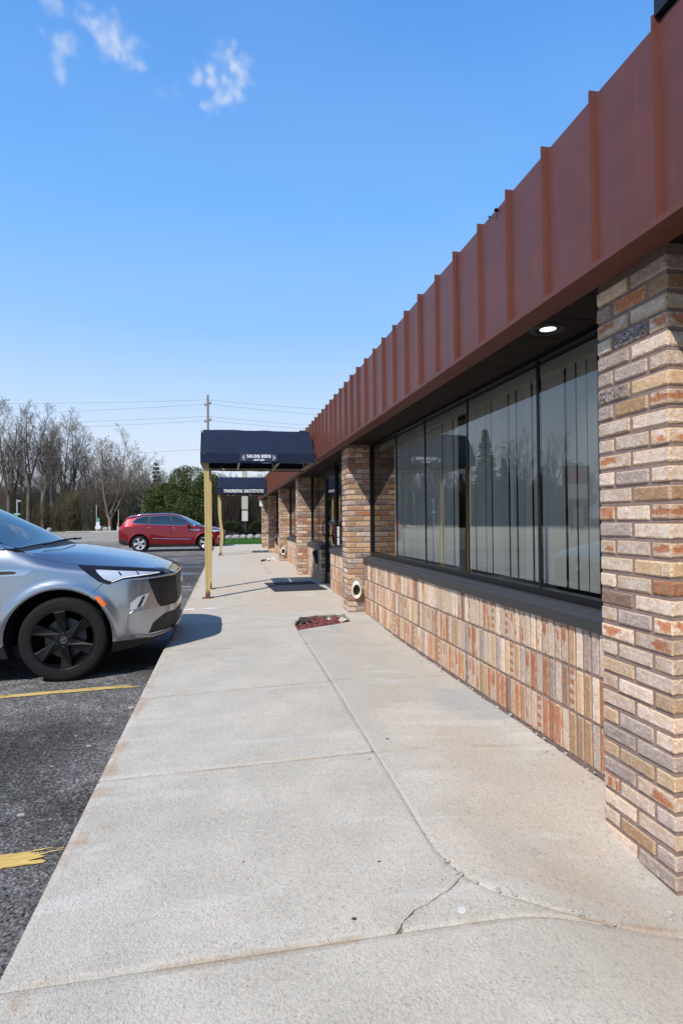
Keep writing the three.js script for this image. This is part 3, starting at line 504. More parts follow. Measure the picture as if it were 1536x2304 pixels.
// ------------- recessed lamp in the soffit, lit
{
  const t = thing('recessed_lamp', 'round lit recessed lamp in the dark soffit above the window', 'lamp'); t.position.set(1.668, SOF, -2.77);
  const ring = new THREE.LatheGeometry([[.062, -.001], [.066, -.006], [.088, -.007], [.092, -.002], [.092, .004]].map(p => new THREE.Vector2(...p)), 40); mesh('trim_ring', ring, std(.008, .008, .008, .4), t);
  const lens = new THREE.LatheGeometry([[0, -.002], [.03, -.001], [.055, .001], [.063, .004]].map(p => new THREE.Vector2(...p)), 32); mesh('lamp_lens', lens, new THREE.MeshStandardMaterial({ color: lin(.8, .8, .8), emissive: lin(1, 1, .97), emissiveIntensity: 1.15, roughness: .4, side: THREE.DoubleSide }), t);
  const l = new THREE.SpotLight(lin(1, .98, .93), .9, 4, 1.0, .6, 2); l.position.set(0, -.02, 0); l.target.position.set(0, -2, 0); l.castShadow = true; l.shadow.radius = 2.5; t.add(l, l.target);
}
// ------------- vertical blinds behind the glass
const slatMats = [std(.62, .605, .56, .85), std(.57, .56, .52, .85), std(.65, .635, .59, .85)];
{
  const slat = new THREE.BoxGeometry(.0016, 1.34, .084); const Rb = rng(44);
  const blind = (z0, z1, label, skip, open) => {
    const t = thing('vertical_blind', label, 'blind', 'vertical blinds behind the shop windows'); t.position.set(2.02, 0, (z0 + z1) / 2);
    const zc = (z0 + z1) / 2; mesh('headrail', box(-.03, .03, 2.13, 2.20, z0 - zc, z1 - zc), slatMats[1], t);
    for (let z = z0 - .06; z > z1 + .05; z -= .0835 + open(z, Rb)) { if (skip(z)) continue; const s = mesh('slat', slat, slatMats[Math.floor(Rb() * 3)], t); s.position.set((Rb() - .5) * .006, 1.46, z - zc); s.rotation.y = .03 + .03 * Rb(); }
  };
  blind(-2.24, -7.40, 'pale vertical blinds behind the large window nearest the camera', z => (z < -4.62 && z > -4.86) || (z < -6.9), (z, r) => { const q = r(); return q < (z > -4.5 ? .75 : .2) ? .014 + r() * .020 : r() * .004; });
  blind(-7.95, -9.85, 'pale vertical blinds behind the narrow window beside the glass door', z => false, (z, r) => r() < .3 ? .015 : 0);
  blind(-13.4, -17.4, 'pale vertical blinds behind the window beyond the glass door', z => false, (z, r) => r() < .3 ? .015 : 0);
}
// ================================================================ canopies over the two entrances
const font = await new FontLoader().loadAsync('fonts/droid/droid_sans_bold.typeface.json');
function flatText(str, size, depth = .002) { const g = new TextGeometry(str, { font, size, depth, curveSegments: 5, bevelEnabled: false }); g.computeBoundingBox(); return g; }
const navyTex = tex(512, 512, (u, v) => { const w = .5 + .25 * Math.sin(u * 512 * Math.PI) + .25 * Math.sin(v * 512 * Math.PI); const k = .85 + .2 * w * .4 + .25 * (fbm(u * 4, v * 4, 4, 3) - .5); let c = [.0095 * k, .0185 * k, .044 * k]; const s = noise2(u * 130, v * 130, 17); if (s > .996) c = [.3, .3, .31]; return c; });
const navy = new THREE.MeshPhysicalMaterial({ map: navyTex, roughness: .75, specularIntensity: .4, side: THREE.DoubleSide });
const navyDark = navy;
const tan = tex(64, 512, (u, v) => { const k = .88 + .24 * fbm(u * 4, v * 30, 3, 5); let c = [.46 * k, .355 * k, .145 * k]; const rust = sstep(.075, .02, v + (fbm(u * 6, v * 50, 3, 9) - .5) * .05); for (let i = 0; i < 3; i++) c[i] = lerp(c[i], [.12, .045, .02][i], rust); return c; }, true, false);
const tanMat = new THREE.MeshStandardMaterial({ map: tan, roughness: .55 }), rustMat = std(.10, .042, .022, .9), barMat = std(.40, .35, .24, .6);
function quadGrid(a, b, c, d, n, m, wob, uvs = 1) { // a->b bottom, d->c top
  const P = [], UV = [], I = []; const A = V3(...a), B = V3(...b), C = V3(...c), D = V3(...d);
  for (let j = 0; j <= m; j++) for (let i = 0; i <= n; i++) { const u = i / n, v = j / m; const p = A.clone().lerp(B, u).lerp(D.clone().lerp(C, u), v); const q = wob(u, v); p.x += q[0]; p.y += q[1]; p.z += q[2]; P.push(p.x, p.y, p.z); UV.push(u * A.distanceTo(B) * uvs, v * A.distanceTo(D) * uvs); }
  for (let j = 0; j < m; j++) for (let i = 0; i < n; i++) { const q = j * (n + 1) + i; I.push(q, q + 1, q + n + 1, q + 1, q + n + 2, q + n + 1); }
  const g = new THREE.BufferGeometry(); g.setAttribute('position', new THREE.Float32BufferAttribute(P, 3)); g.setAttribute('uv', new THREE.Float32BufferAttribute(UV, 2)); g.setIndex(I); g.computeVertexNormals(); return g;
}
function canopy(label, X0, X1, zn, zf, yb, yv, yt, inset, sd) {
  const t = thing('entrance_canopy', label, 'canopy', 'navy canopies over the shop entrances');
  const w = (k, s) => (u, v) => [(noise2(u * 5, v * 3, sd + s) - .5) * k * .6, (noise2(u * 7, v * 2, sd + s + 1) - .5) * k, (noise2(u * 6, v * 4, sd + s + 2) - .5) * k];
  const X1t = X1 - .04, zi = zn - inset, zo = zf + inset, e = .02;
  mesh('near_slope', quadGrid([X0 - .005, yv, zn], [X1, yv + .01, zn], [X1t, yt, zi], [X0 + e, yt, zi], 30, 8, w(.020, 0)), navy, t);
  mesh('top', quadGrid([X0 + e, yt, zi], [X1t, yt, zi], [X1t, yt, zo], [X0 + e, yt, zo], 24, 6, (u, v) => [0, Math.sin(Math.PI * v) * .03, 0]), navy, t);
  mesh('far_slope', quadGrid([X1, yv, zf], [X0 - .005, yv, zf], [X0 + e, yt, zo], [X1t, yt, zo], 24, 6, w(.008, 9)), navy, t);
  const sh = new THREE.Shape(); sh.moveTo(zn, yb); sh.lineTo(zn, yv); sh.lineTo(zi, yt); sh.lineTo((zi + zo) / 2, yt + .03); sh.lineTo(zo, yt); sh.lineTo(zf, yv); sh.lineTo(zf, yb);
  const end = new THREE.ShapeGeometry(sh); end.rotateY(-Math.PI / 2); end.translate(X0 - .004, 0, 0); mesh('end_panel', end, navyDark, t);
  const hem = (u, v) => [0, v < .01 ? (noise2(u * 9, 1, sd + 30) - .5) * .012 : 0, (noise2(u * 8, v, sd + 31) - .5) * .008];
  mesh('near_valance', quadGrid([X0 - .004, yb, zn + .004], [X1 + .01, yb + .012, zn + .004], [X1, yv + .01, zn], [X0 - .005, yv, zn], 40, 4, hem), navyDark, t);
  mesh('far_valance', quadGrid([X1 + .01, yb, zf], [X0 - .004, yb, zf], [X0 - .005, yv, zf], [X1, yv, zf], 30, 3, hem), navyDark, t);
  const bars = []; const yy = yb + .03; for (const z of [zn - .03, zf + .03]) bars.push(box(X0 + .02, X1 + .06, yy - .015, yy + .015, z + .012, z - .012)); for (const x of [X0 + .03, lerp(X0, X1, .33), lerp(X0, X1, .68), X1 - .03]) bars.push(box(x - .014, x + .014, yy - .02, yy + .02, zn - .03, zf + .03)); for (const x of [lerp(X0, X1, .33), lerp(X0, X1, .68)]) bars.push(tube([[x, yy, zn - .09], [x, yv, zn - .12], [x, yt - .10, zi - .05], [x, yt - .10, zo + .05], [x, yv, zf + .12], [x, yy, zf + .09]], .011, 6, 40));
  mesh('frame_bar', merge(bars), barMat, t);
  return t;
}
function post(parent, x, z, y1, bend, turn = 0) {
  const r = .037, n = 14, P = [], UV = [], I = []; const prof = [[-r, -r], [-.006, -r], [-.004, -r + .007], [.004, -r + .007], [.006, -r], [r, -r], [r, -.006], [r - .007, -.004], [r - .007, .004], [r, .006], [r, r], [.006, r], [.004, r - .007], [-.004, r - .007], [-.006, r], [-r, r], [-r, .006], [-r + .007, .004], [-r + .007, -.004], [-r, -.006]];
  for (let j = 0; j <= n; j++) { const t = j / n, y = t * y1, b = bend(t); prof.forEach((p, i) => { P.push(p[0] + b, y, p[1]); UV.push(i / prof.length, y / 2.4); }); }
  const m = prof.length; for (let j = 0; j < n; j++) for (let i = 0; i < m; i++) { const a = j * m + i, b = j * m + (i + 1) % m; I.push(a, a + m, b, b, a + m, b + m); }
  let g = new THREE.BufferGeometry(); g.setAttribute('position', new THREE.Float32BufferAttribute(P, 3)); g.setAttribute('uv', new THREE.Float32BufferAttribute(UV, 2)); g.setIndex(I); g = toCreasedNormals(g, .6);
  const o = mesh('post', g, tanMat, parent); o.position.set(x, 0, z);
  const pl = chamferBox(.17, .012, .10, .003); pl.translate(.01, .006, 0); const bolts = [[-.06, .03], [.08, -.03]].map(([a, b]) => cyl(a, .012, .024, b, .008, .008, 6)); mesh('base_plate', merge([pl, ...bolts]), rustMat, o);
  return o;
}
{
  const t = canopy('large navy canopy over the nearest entrance, reading SALON BIEN', -.40, 1.40, -9.25, -10.72, 2.125, 2.28, 2.70, .36, 3);
  post(t, -.315, -9.37, 2.17, q => .012 * (1 - q)); post(t, -.31, -10.62, 2.17, q => .006 * Math.sin(q * 3));
  // printed patch on the valance
  const W = 1024, H = 200, cv = document.createElement('canvas'); cv.width = W; cv.height = H; const c = cv.getContext('2d');
  c.fillStyle = '#222a44'; c.fillRect(0, 0, W, H); c.fillStyle = '#f2f3f6'; c.textAlign = 'center'; c.font = 'bold 112px sans-serif'; c.fillText('SALON BIEN', W / 2, 104, 650); c.font = 'italic bold 76px serif'; c.fillText('and spa', W / 2, 178);
  c.strokeStyle = '#cfd4e2'; c.lineWidth = 7;
  for (const s of [-1, 1]) { const ox = W / 2 + s * 400; c.beginPath(); c.moveTo(ox - s * 10, 100); c.lineTo(ox + s * 66, 100); c.stroke(); c.beginPath(); c.moveTo(ox - s * 4, 24); c.quadraticCurveTo(ox - s * 44, 60, ox - s * 2, 96); c.stroke(); c.beginPath(); c.moveTo(ox - s * 4, 178); c.quadraticCurveTo(ox - s * 44, 140, ox - s * 2, 104); c.stroke(); c.beginPath(); c.arc(ox + s * 12, 66, 16, 0, 6.2); c.stroke(); c.beginPath(); c.arc(ox + s * 12, 134, 16, 0, 6.2); c.stroke(); c.beginPath(); c.moveTo(ox + s * 30, 76); c.lineTo(ox + s * 30, 124); c.stroke(); }
  const tx = new THREE.CanvasTexture(cv); tx.colorSpace = THREE.SRGBColorSpace;
  const p = new THREE.PlaneGeometry(.60, .124, 12, 1); const pm = mesh('lettered_patch', p, new THREE.MeshStandardMaterial({ map: tx, roughness: .6 }), t); pm.position.set(.50, 2.217, -9.233);
}
{
  const t = canopy('far navy canopy reading TRAINING INSTITUTE over the second entrance', -.34, 1.40, -20.8, -22.3, 2.165, 2.39, 2.79, .36, 13);
  post(t, -.25, -20.92, 2.22, q => .05 * Math.sin(Math.PI * Math.min(1, q * 1.5)) - .03 * q); post(t, -.24, -22.1, 2.22, q => .08 * Math.exp(-(((q - .3) / .2) ** 2)) - .01);
  const g = flatText('TRAINING INSTITUTE', .112, .003); const w = g.boundingBox.max.x - g.boundingBox.min.x; g.scale(1.40 / w, 1, 1);
  const m = mesh('lettering', g, std(.82, .82, .82, .6), t); m.position.set(-.12, 2.23, -20.785);
}
// ================================================================ small fixtures along the walk
{ // rubber doormat
  const t = thing('doormat', 'dark ribbed rubber doormat on the walk before the nearest entrance', 'doormat'); t.position.set(1.20, .004, -10.62); t.rotation.y = .06;
  const rub = tex(256, 256, (u, v) => { const k = .7 + .8 * noise2(u * 200, v * 200, 3) * noise2(u * 60, v * 60, 5); const b = noise2(u * 150, v * 150, 9) > .93 ? .10 : 0; return [.022 * k + b, .026 * k + b, .040 * k + b]; });
  mesh('pad', chamferBox(.86, .012, 1.32, .004).translate(0, .006, 0), new THREE.MeshStandardMaterial({ map: rub, roughness: .85 }), t);
  const fr = []; for (const s of [-1, 1]) { fr.push(box(s * .44 - .02, s * .44 + .02, 0, .009, .70, -.70)); fr.push(box(-.46, .46, 0, .009, s * .68 + .02, s * .68 - .02)); }
  mesh('border', merge(fr), std(.018, .021, .03, .8), t);
}
function drainPipe(z, label) {
  const t = thing('drain_pipe', label, 'pipe', 'white drain spouts on the pillars'); t.position.set(1.672, .315, z + .004);
  const n = 32, d = V3(-.022, -.03, .07), rings = [[.064, .100, 0], [.064, .100, 1], [.050, .083, 1], [.050, .083, 0]], P = [], I = [];
  rings.forEach(([a, b, k]) => { for (let i = 0; i < n; i++) { const q = i / n * 2 * Math.PI; P.push(Math.cos(q) * a + d.x * k, Math.sin(q) * b + d.y * k, d.z * k - .02 * (1 - k)); } });
  for (let r = 0; r < 3; r++) for (let i = 0; i < n; i++) { const a = r * n + i, b = r * n + (i + 1) % n; I.push(a, b, a + n, b, b + n, a + n); }
  let g = new THREE.BufferGeometry(); g.setAttribute('position', new THREE.Float32BufferAttribute(P, 3)); g.setIndex(I); g = toCreasedNormals(g, .7); mesh('spout', g, phy(.72, .69, .60, .4, { side: THREE.DoubleSide }), t);
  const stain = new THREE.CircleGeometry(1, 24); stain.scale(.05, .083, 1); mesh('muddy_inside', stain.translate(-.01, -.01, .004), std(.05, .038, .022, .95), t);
  const pat = new THREE.CircleGeometry(1, 14); pat.scale(.075, .115, 1); mesh('mortar_patch', pat.translate(.005, .03, .0025), std(.36, .31, .275, .95), t);
}
drainPipe(PILLARS[2], 'white plastic drain spout low on the pillar beside the red rock'); drainPipe(PILLARS[4], 'white plastic drain spout on the far pillar beyond the doormat');
function wallBin(z, label) {
  const t = thing('wall_bin', label, 'bin', 'black bins fixed to the low walls'); t.position.set(XW - .004, .50, z);
  mesh('backplate', box(-.012, 0, -.20, .16, .11, -.10), std(.22, .22, .23, .5, { metalness: .5 }), t);
  const s = new THREE.Shape(); s.moveTo(0, -.16); s.lineTo(-.03, -.14); s.lineTo(-.085, .06); s.lineTo(-.07, .10); s.lineTo(0, .12); const g = new THREE.ExtrudeGeometry(s, { depth: .13, bevelEnabled: true, bevelSize: .006, bevelThickness: .006, bevelSegments: 1 }); g.translate(-.014, 0, -.065); mesh('body', g, std(.008, .008, .009, .45), t);
  const lid = chamferBox(.10, .012, .15, .003); lid.rotateZ(-.35); lid.translate(-.06, .128, 0); mesh('lid', lid, std(.012, .012, .013, .4), t);
}
wallBin(-11.45, 'black bin fixed to the low wall beside the nearest entrance'); wallBin(-20.75, 'black bin fixed to the low wall by the far entrance');
{ // soffit flood light at the far end
  const t = thing('wall_light', 'small white box light under the soffit at the far end', 'light fixture'); t.position.set(1.50, 2.0, -25.9); mesh('housing', chamferBox(.16, .30, .14, .02), std(.72, .72, .66, .5), t); mesh('bracket', box(-.03, .03, .15, .21, .03, -.03), std(.5, .5, .48, .5), t);
}
function roofVent(x, z, s, label) {
  const t = thing('roof_vent', label, 'vent', 'black vents on the roof edge'); t.position.set(x, FT + .016, z);
  mesh('hood', merge([box(-.07 * s, .16 * s, .0, .42 * s, .15 * s, -.16 * s), box(.0, .12 * s, .42 * s, .5 * s, .10 * s, -.10 * s)]), std(.010, .010, .011, .5), t); mesh('flashing', box(-.03 * s, .22 * s, -.014, -.001, .2 * s, -.16 * s), std(.02, .02, .02, .6), t);
}
roofVent(1.47, -1.545, .8, 'black roof vent on the fascia top above the nearest pillar'); roofVent(1.65, -13.3, .8, 'small black roof vent on the fascia top beyond the near canopy');
// ================================================================ two sport-utility cars of one shape
const spl = tab => s => { // cubic through a table
  const n = tab.length; if (s <= tab[0][0]) return tab[0][1]; if (s >= tab[n - 1][0]) return tab[n - 1][1];
  let i = 0; while (s > tab[i + 1][0]) i++; const [x0, y0] = tab[i], [x1, y1] = tab[i + 1], h = x1 - x0;
  const sl = k => (tab[k + 1][1] - tab[k][1]) / (tab[k + 1][0] - tab[k][0]);
  const tan_ = k => { if (k <= 0) return sl(0); if (k >= n - 1) return sl(n - 2); const a = sl(k - 1), b = sl(k); return a * b <= 0 ? 0 : 2 * a * b / (a + b); };
  const t = (s - x0) / h, m0 = tan_(i) * h, m1 = tan_(i + 1) * h; return (2 * t ** 3 - 3 * t * t + 1) * y0 + (t ** 3 - 2 * t * t + t) * m0 + (-2 * t ** 3 + 3 * t * t) * y1 + (t ** 3 - t * t) * m1;
};
const CS = {
  w: [ // half widths of the section points along the car
    [[0, .40], [.06, .54], [.15, .66], [.3, .76], [.5, .83], [.9, .87], [2.5, .88], [4.0, .87], [4.5, .80], [4.75, .70], [4.85, .60]],
    [[0, .48], [.06, .62], [.15, .735], [.3, .835], [.5, .89], [.8, .92], [1.2, .925], [2.5, .915], [3.6, .925], [4.1, .925], [4.5, .88], [4.75, .79], [4.85, .68]],
    [[0, .52], [.06, .655], [.15, .76], [.3, .85], [.5, .90], [.8, .93], [1.2, .94], [2.5, .935], [3.6, .945], [4.1, .945], [4.5, .90], [4.75, .82], [4.85, .72]],
    [[0, .53], [.06, .655], [.15, .745], [.3, .825], [.5, .87], [.8, .90], [1.2, .905], [1.6, .90], [2.5, .905], [3.6, .925], [4.1, .92], [4.5, .885], [4.75, .82], [4.85, .74]],
    [[0, .50], [.06, .60], [.15, .68], [.3, .755], [.5, .795], [.8, .82], [1.1, .835], [1.4, .845], [2.0, .855], [3.0, .86], [3.7, .86], [4.2, .84], [4.5, .80], [4.75, .76], [4.85, .70]],
    [[0, .30], [.15, .42], [.5, .50], [.9, .56], [1.1, .64], [1.3, .765], [1.5, .775], [1.8, .735], [2.1, .69], [2.3, .67], [3.0, .665], [3.8, .655], [4.3, .64], [4.5, .635], [4.7, .66], [4.85, .62]],
  ],
  y: [
    [[0, .35], [.1, .315], [.3, .27], [.6, .225], [.8, .22], [3.6, .22], [4.3, .27], [4.7, .33], [4.85, .40]],
    [[0, .42], [.3, .39], [.8, .38], [3.6, .38], [4.5, .42], [4.85, .50]],
    [[0, .62], [.5, .62], [1.0, .64], [2.5, .62], [4.0, .68], [4.85, .74]],
    [[0, .80], [.15, .835], [.5, .88], [.9, .92], [1.3, .98], [2.0, 1.02], [3.0, 1.05], [3.8, 1.08], [4.4, 1.10], [4.85, .98]],
    [[0, .885], [.06, .91], [.15, .93], [.3, .953], [.5, .972], [.8, .995], [1.0, 1.018], [1.15, 1.05], [1.3, 1.105], [1.45, 1.14], [2.0, 1.16], [2.6, 1.17], [3.6, 1.225], [4.1, 1.265], [4.45, 1.28], [4.7, 1.18], [4.85, 1.04]],
    [[0, .90], [.06, .935], [.15, .965], [.34, 1.01], [.7, 1.075], [1.0, 1.115], [1.15, 1.125], [1.3, 1.135], [1.5, 1.19], [1.8, 1.385], [2.1, 1.56], [2.3, 1.635], [2.7, 1.665], [3.2, 1.665], [3.8, 1.635], [4.2, 1.585], [4.45, 1.535], [4.66, 1.32], [4.8, 1.12], [4.85, 1.06]],
    [[0, .905], [.06, .95], [.15, .985], [.34, 1.04], [.7, 1.115], [1.0, 1.165], [1.12, 1.18], [1.3, 1.27], [1.5, 1.372], [1.8, 1.522], [2.1, 1.648], [2.3, 1.69], [2.8, 1.715], [3.2, 1.715], [3.8, 1.69], [4.2, 1.655], [4.48, 1.60], [4.66, 1.38], [4.8, 1.16], [4.85, 1.08]],
  ],
};
const CW = CS.w.map(spl), CY = CS.y.map(spl); const ARCH = [[1.02, .37, .435], [3.93, .37, .435]];
function carSection(s) { const z = CW.map(f => f(s)); z.push(0); const y = CY.map(f => f(s)); return [z, y]; }
function carPos(s, v, sec) {
  const [Z, Y] = sec || carSection(s), n = 6, i = Math.min(n - 1, Math.floor(v)), t = v - i; const g = (A, k) => k < 0 ? 2 * A[0] - A[1] : k > n ? (A === Z ? -A[n - 1] : A[n - 1]) : A[k];
  const cr = A => { const a = g(A, i - 1), b = g(A, i), c = g(A, i + 1), d = g(A, i + 2), T = .8; const m0 = (c - a) / 2 * T, m1 = (d - b) / 2 * T; return (2 * t ** 3 - 3 * t * t + 1) * b + (t ** 3 - 2 * t * t + t) * m0 + (-2 * t ** 3 + 3 * t * t) * c + (t ** 3 - t * t) * m1; };
  let z = cr(Z), y = cr(Y);
  if (v < 3.6) for (const [cs, cy, r] of ARCH) { const d = Math.hypot(s - cs, y - cy); z += .020 * Math.exp(-(((d - r - .02) / .045) ** 2)) * sstep(3.6, 2.8, v); }
  return [-s - .085 * sstep(.5, 0, s), y, Math.max(0, z)];
}
const carSkin = (() => { // triangles of one half; a vertex is [x,y,z,nx,ny,nz,s,v]
  const S = []; for (let s = 0; s < 4.8501;) { S.push(s); s += s < .2 ? .0125 : .024; } if (S[S.length - 1] < 4.85) S.push(4.85);
  const NV = 78, G = [];
  for (const s of S) { const sec = carSection(s), row = []; for (let j = 0; j <= NV; j++) { const v = 6 * j / NV; row.push([...carPos(s, v, sec), 0, 0, 0, s, v]); } G.push(row); }
  for (let i = 0; i < S.length; i++) for (let j = 0; j <= NV; j++) { const a = G[Math.max(0, i - 1)][j], b = G[Math.min(S.length - 1, i + 1)][j], c = G[i][Math.max(0, j - 1)], d = G[i][Math.min(NV, j + 1)]; const u = V3(b[0] - a[0], b[1] - a[1], b[2] - a[2]), w = V3(d[0] - c[0], d[1] - c[1], d[2] - c[2]); const n = u.cross(w).normalize(); if (n.z < 0 && Math.abs(n.z) > .3 || (n.y < 0 && j > NV * .6)) n.negate(); if (j === NV) { n.z = 0; n.normalize(); } const q = G[i][j]; q[3] = n.x; q[4] = n.y; q[5] = n.z; }
  const T = []; for (let i = 0; i < S.length - 1; i++) for (let j = 0; j < NV; j++) { const a = G[i][j], b = G[i + 1][j], c = G[i][j + 1], d = G[i + 1][j + 1]; T.push([a, c, b], [b, c, d]); }
  // nose and tail: close to the centre line with a bulge
  for (const [row, sg, bul] of [[G[0], 1, .018], [G[G.length - 1], -1, .02]]) {
    const M = 10, C = row.map(p => { const o = []; for (let k = 0; k <= M; k++) { const t = k / M, z = p[2] * (1 - t), b = bul * (1 - (1 - t) ** 2) * sstep(6, 4.5, p[7]) * Math.min(1, p[2] / .3); const n = V3(sg, .05, sg * 0 + (1 - t) * .45).normalize(); o.push([p[0] + sg * b, p[1], z, n.x, n.y, n.z, p[6] - b * (sg > 0 ? 1 : -1), p[7]]); } return o; });
    for (let j = 0; j < C.length - 1; j++) for (let k = 0; k < M; k++) { const a = C[j][k], b = C[j][k + 1], c = C[j + 1][k], d = C[j + 1][k + 1]; T.push([a, b, c], [b, d, c]); }
  }
  return T;
})();
function trisGeo(T, off = 0, mirror = 0) { // mirror 0: both halves, 1: near half, -1: far half
  const P = [], N = []; const put = (t, sg) => { const q = t.map(v => [v[0] + v[3] * off, v[1] + v[4] * off, (v[2] + v[5] * off) * sg, v[3], v[4], v[5] * sg]); const a = V3(...q[0].slice(0, 3)), b = V3(...q[1].slice(0, 3)), c = V3(...q[2].slice(0, 3)); const n = b.clone().sub(a).cross(c.clone().sub(a)); const m = V3(q[0][3] + q[1][3] + q[2][3], q[0][4] + q[1][4] + q[2][4], q[0][5] + q[1][5] + q[2][5]); const o = n.dot(m) < 0 ? [0, 2, 1] : [0, 1, 2]; for (const i of o) { P.push(q[i][0], q[i][1], q[i][2]); N.push(q[i][3], q[i][4], q[i][5]); } };
  for (const t of T) { if (mirror >= 0) put(t, 1); if (mirror <= 0) put(t, -1); }
  const g = new THREE.BufferGeometry(); g.setAttribute('position', new THREE.Float32BufferAttribute(P, 3)); g.setAttribute('normal', new THREE.Float32BufferAttribute(N, 3)); g.setAttribute('uv', new THREE.Float32BufferAttribute(new Float32Array(P.length / 3 * 2), 2)); return g;
}
function surf(s, y) { // point and normal on the near side at distance s from the nose and height y
  const q = Math.max(s, 0), sec = carSection(q); let a = 0, b = 5; for (let k = 0; k < 26; k++) { const m = (a + b) / 2; if (carPos(q, m, sec)[1] < y) a = m; else b = m; }
  const P0 = carPos(q, a, sec), e = .012, A = carPos(q, Math.min(6, a + e), sec), B = carPos(q, Math.max(0, a - e), sec), s1 = carSection(q + e), s0 = carSection(Math.max(0, q - e)); const C = carPos(q + e, a, s1), D = carPos(Math.max(0, q - e), a, s0);
  const n = V3(C[0] - D[0], C[1] - D[1], C[2] - D[2]).cross(V3(A[0] - B[0], A[1] - B[1], A[2] - B[2])).normalize(); if (n.z < 0) n.negate();
  if (s < 0) { const t = clamp(-s / .12); P0[2] *= 1 - t; P0[0] += .018 * (1 - (1 - t) ** 2); n.set(1, .05, (1 - t) * .45).normalize(); } // round the nose
  return [V3(...P0), n];
}
function flip(g) { const o = g.clone(); o.scale(1, 1, -1); const ix = o.index; if (ix) { for (let k = 0; k < ix.count; k += 3) { const t = ix.getX(k); ix.setX(k, ix.getX(k + 1)); ix.setX(k + 1, t); } } else { for (const at of Object.values(o.attributes)) { const z = at.itemSize; for (let k = 0; k < at.count; k += 3) for (let j = 0; j < z; j++) { const t = at.array[k * z + j]; at.array[k * z + j] = at.array[(k + 1) * z + j]; at.array[(k + 1) * z + j] = t; } } } o.computeVertexNormals(); return o; }
function surfPatch(poly, off, step = .008, grow_ = 0) { // fine sheet laid on the skin inside a side-view outline
  const f = polySDF(poly), X = poly.map(p => p[0]), Y = poly.map(p => p[1]); const x0 = Math.min(...X) - .01, x1 = Math.max(...X) + .01, y0 = Math.min(...Y) - .01, y1 = Math.max(...Y) + .01, nx = Math.ceil((x1 - x0) / step), ny = Math.ceil((y1 - y0) / step); let T = []; const v = (i, j) => [x0 + (x1 - x0) * i / nx, y0 + (y1 - y0) * j / ny];
  for (let j = 0; j < ny; j++) for (let i = 0; i < nx; i++) { const a = v(i, j), b = v(i + 1, j), c = v(i, j + 1), d = v(i + 1, j + 1); T.push([a, b, c], [b, d, c]); }
  T = clipTris(T, p => f(p[0], p[1]) + grow_); const memo = {}; const V = p => { const k = p[0].toFixed(5) + p[1].toFixed(5); return memo[k] || (memo[k] = (() => { const [q, n] = surf(p[0], p[1]); return [q.x, q.y, q.z, n.x, n.y, n.z, p[0], 2]; })()); };
  const M = T.map(t => t.map(V)); return [trisGeo(M, off, 1), trisGeo(M, off, -1)];
}
function ribbon(pts, w, h, w2 = w) { // raised strip along a side-view line
  const L = []; for (let i = 0; i < pts.length - 1; i++) { const n = Math.max(2, Math.ceil(Math.hypot(pts[i + 1][0] - pts[i][0], pts[i + 1][1] - pts[i][1]) / .02)); for (let k = 0; k < n; k++) L.push([lerp(pts[i][0], pts[i + 1][0], k / n), lerp(pts[i][1], pts[i + 1][1], k / n)]); } L.push(pts[pts.length - 1]);
  const S = L.map(p => surf(...p)), P = [], I = []; const prof = [[-1, -.002], [-.85, h * .8], [-.3, h], [.3, h], [.85, h * .8], [1, -.002]];
  S.forEach(([p, n], i) => { const a = S[Math.max(0, i - 1)][0], b = S[Math.min(S.length - 1, i + 1)][0], d = b.clone().sub(a).normalize(), u = n.clone().cross(d).normalize(), ww = lerp(w, w2, i / (S.length - 1)); for (const [x, y] of prof) { const q = p.clone().addScaledVector(u, x * ww).addScaledVector(n, y); P.push(q.x, q.y, q.z); } });
  const m = prof.length; for (let i = 0; i < S.length - 1; i++) for (let k = 0; k < m - 1; k++) { const a = i * m + k; I.push(a, a + 1, a + m, a + 1, a + m + 1, a + m); } for (const e of [0, (S.length - 1) * m]) for (let k = 1; k < m - 1; k++) I.push(e, e + k, e + k + 1);
  const g = new THREE.BufferGeometry(); g.setAttribute('position', new THREE.Float32BufferAttribute(P, 3)); g.setIndex(I); g.computeVertexNormals(); return [g, flip(g)];
}
const side = (poly, v0 = -1, v1 = 4.3) => { const f = polySDF(poly); return p => Math.min(f(p[6], p[1]), (v1 - p[7]) * .2, (p[7] - v0) * .2); };
const band = (pts, w, v0 = -1, v1 = 4.3) => { const f = lineDist(pts); return p => Math.min(w - f(p[6], p[1]), (v1 - p[7]) * .2, (p[7] - v0) * .2); };
const cowlS = z => 1.10 + .24 * (z / .8) ** 2;
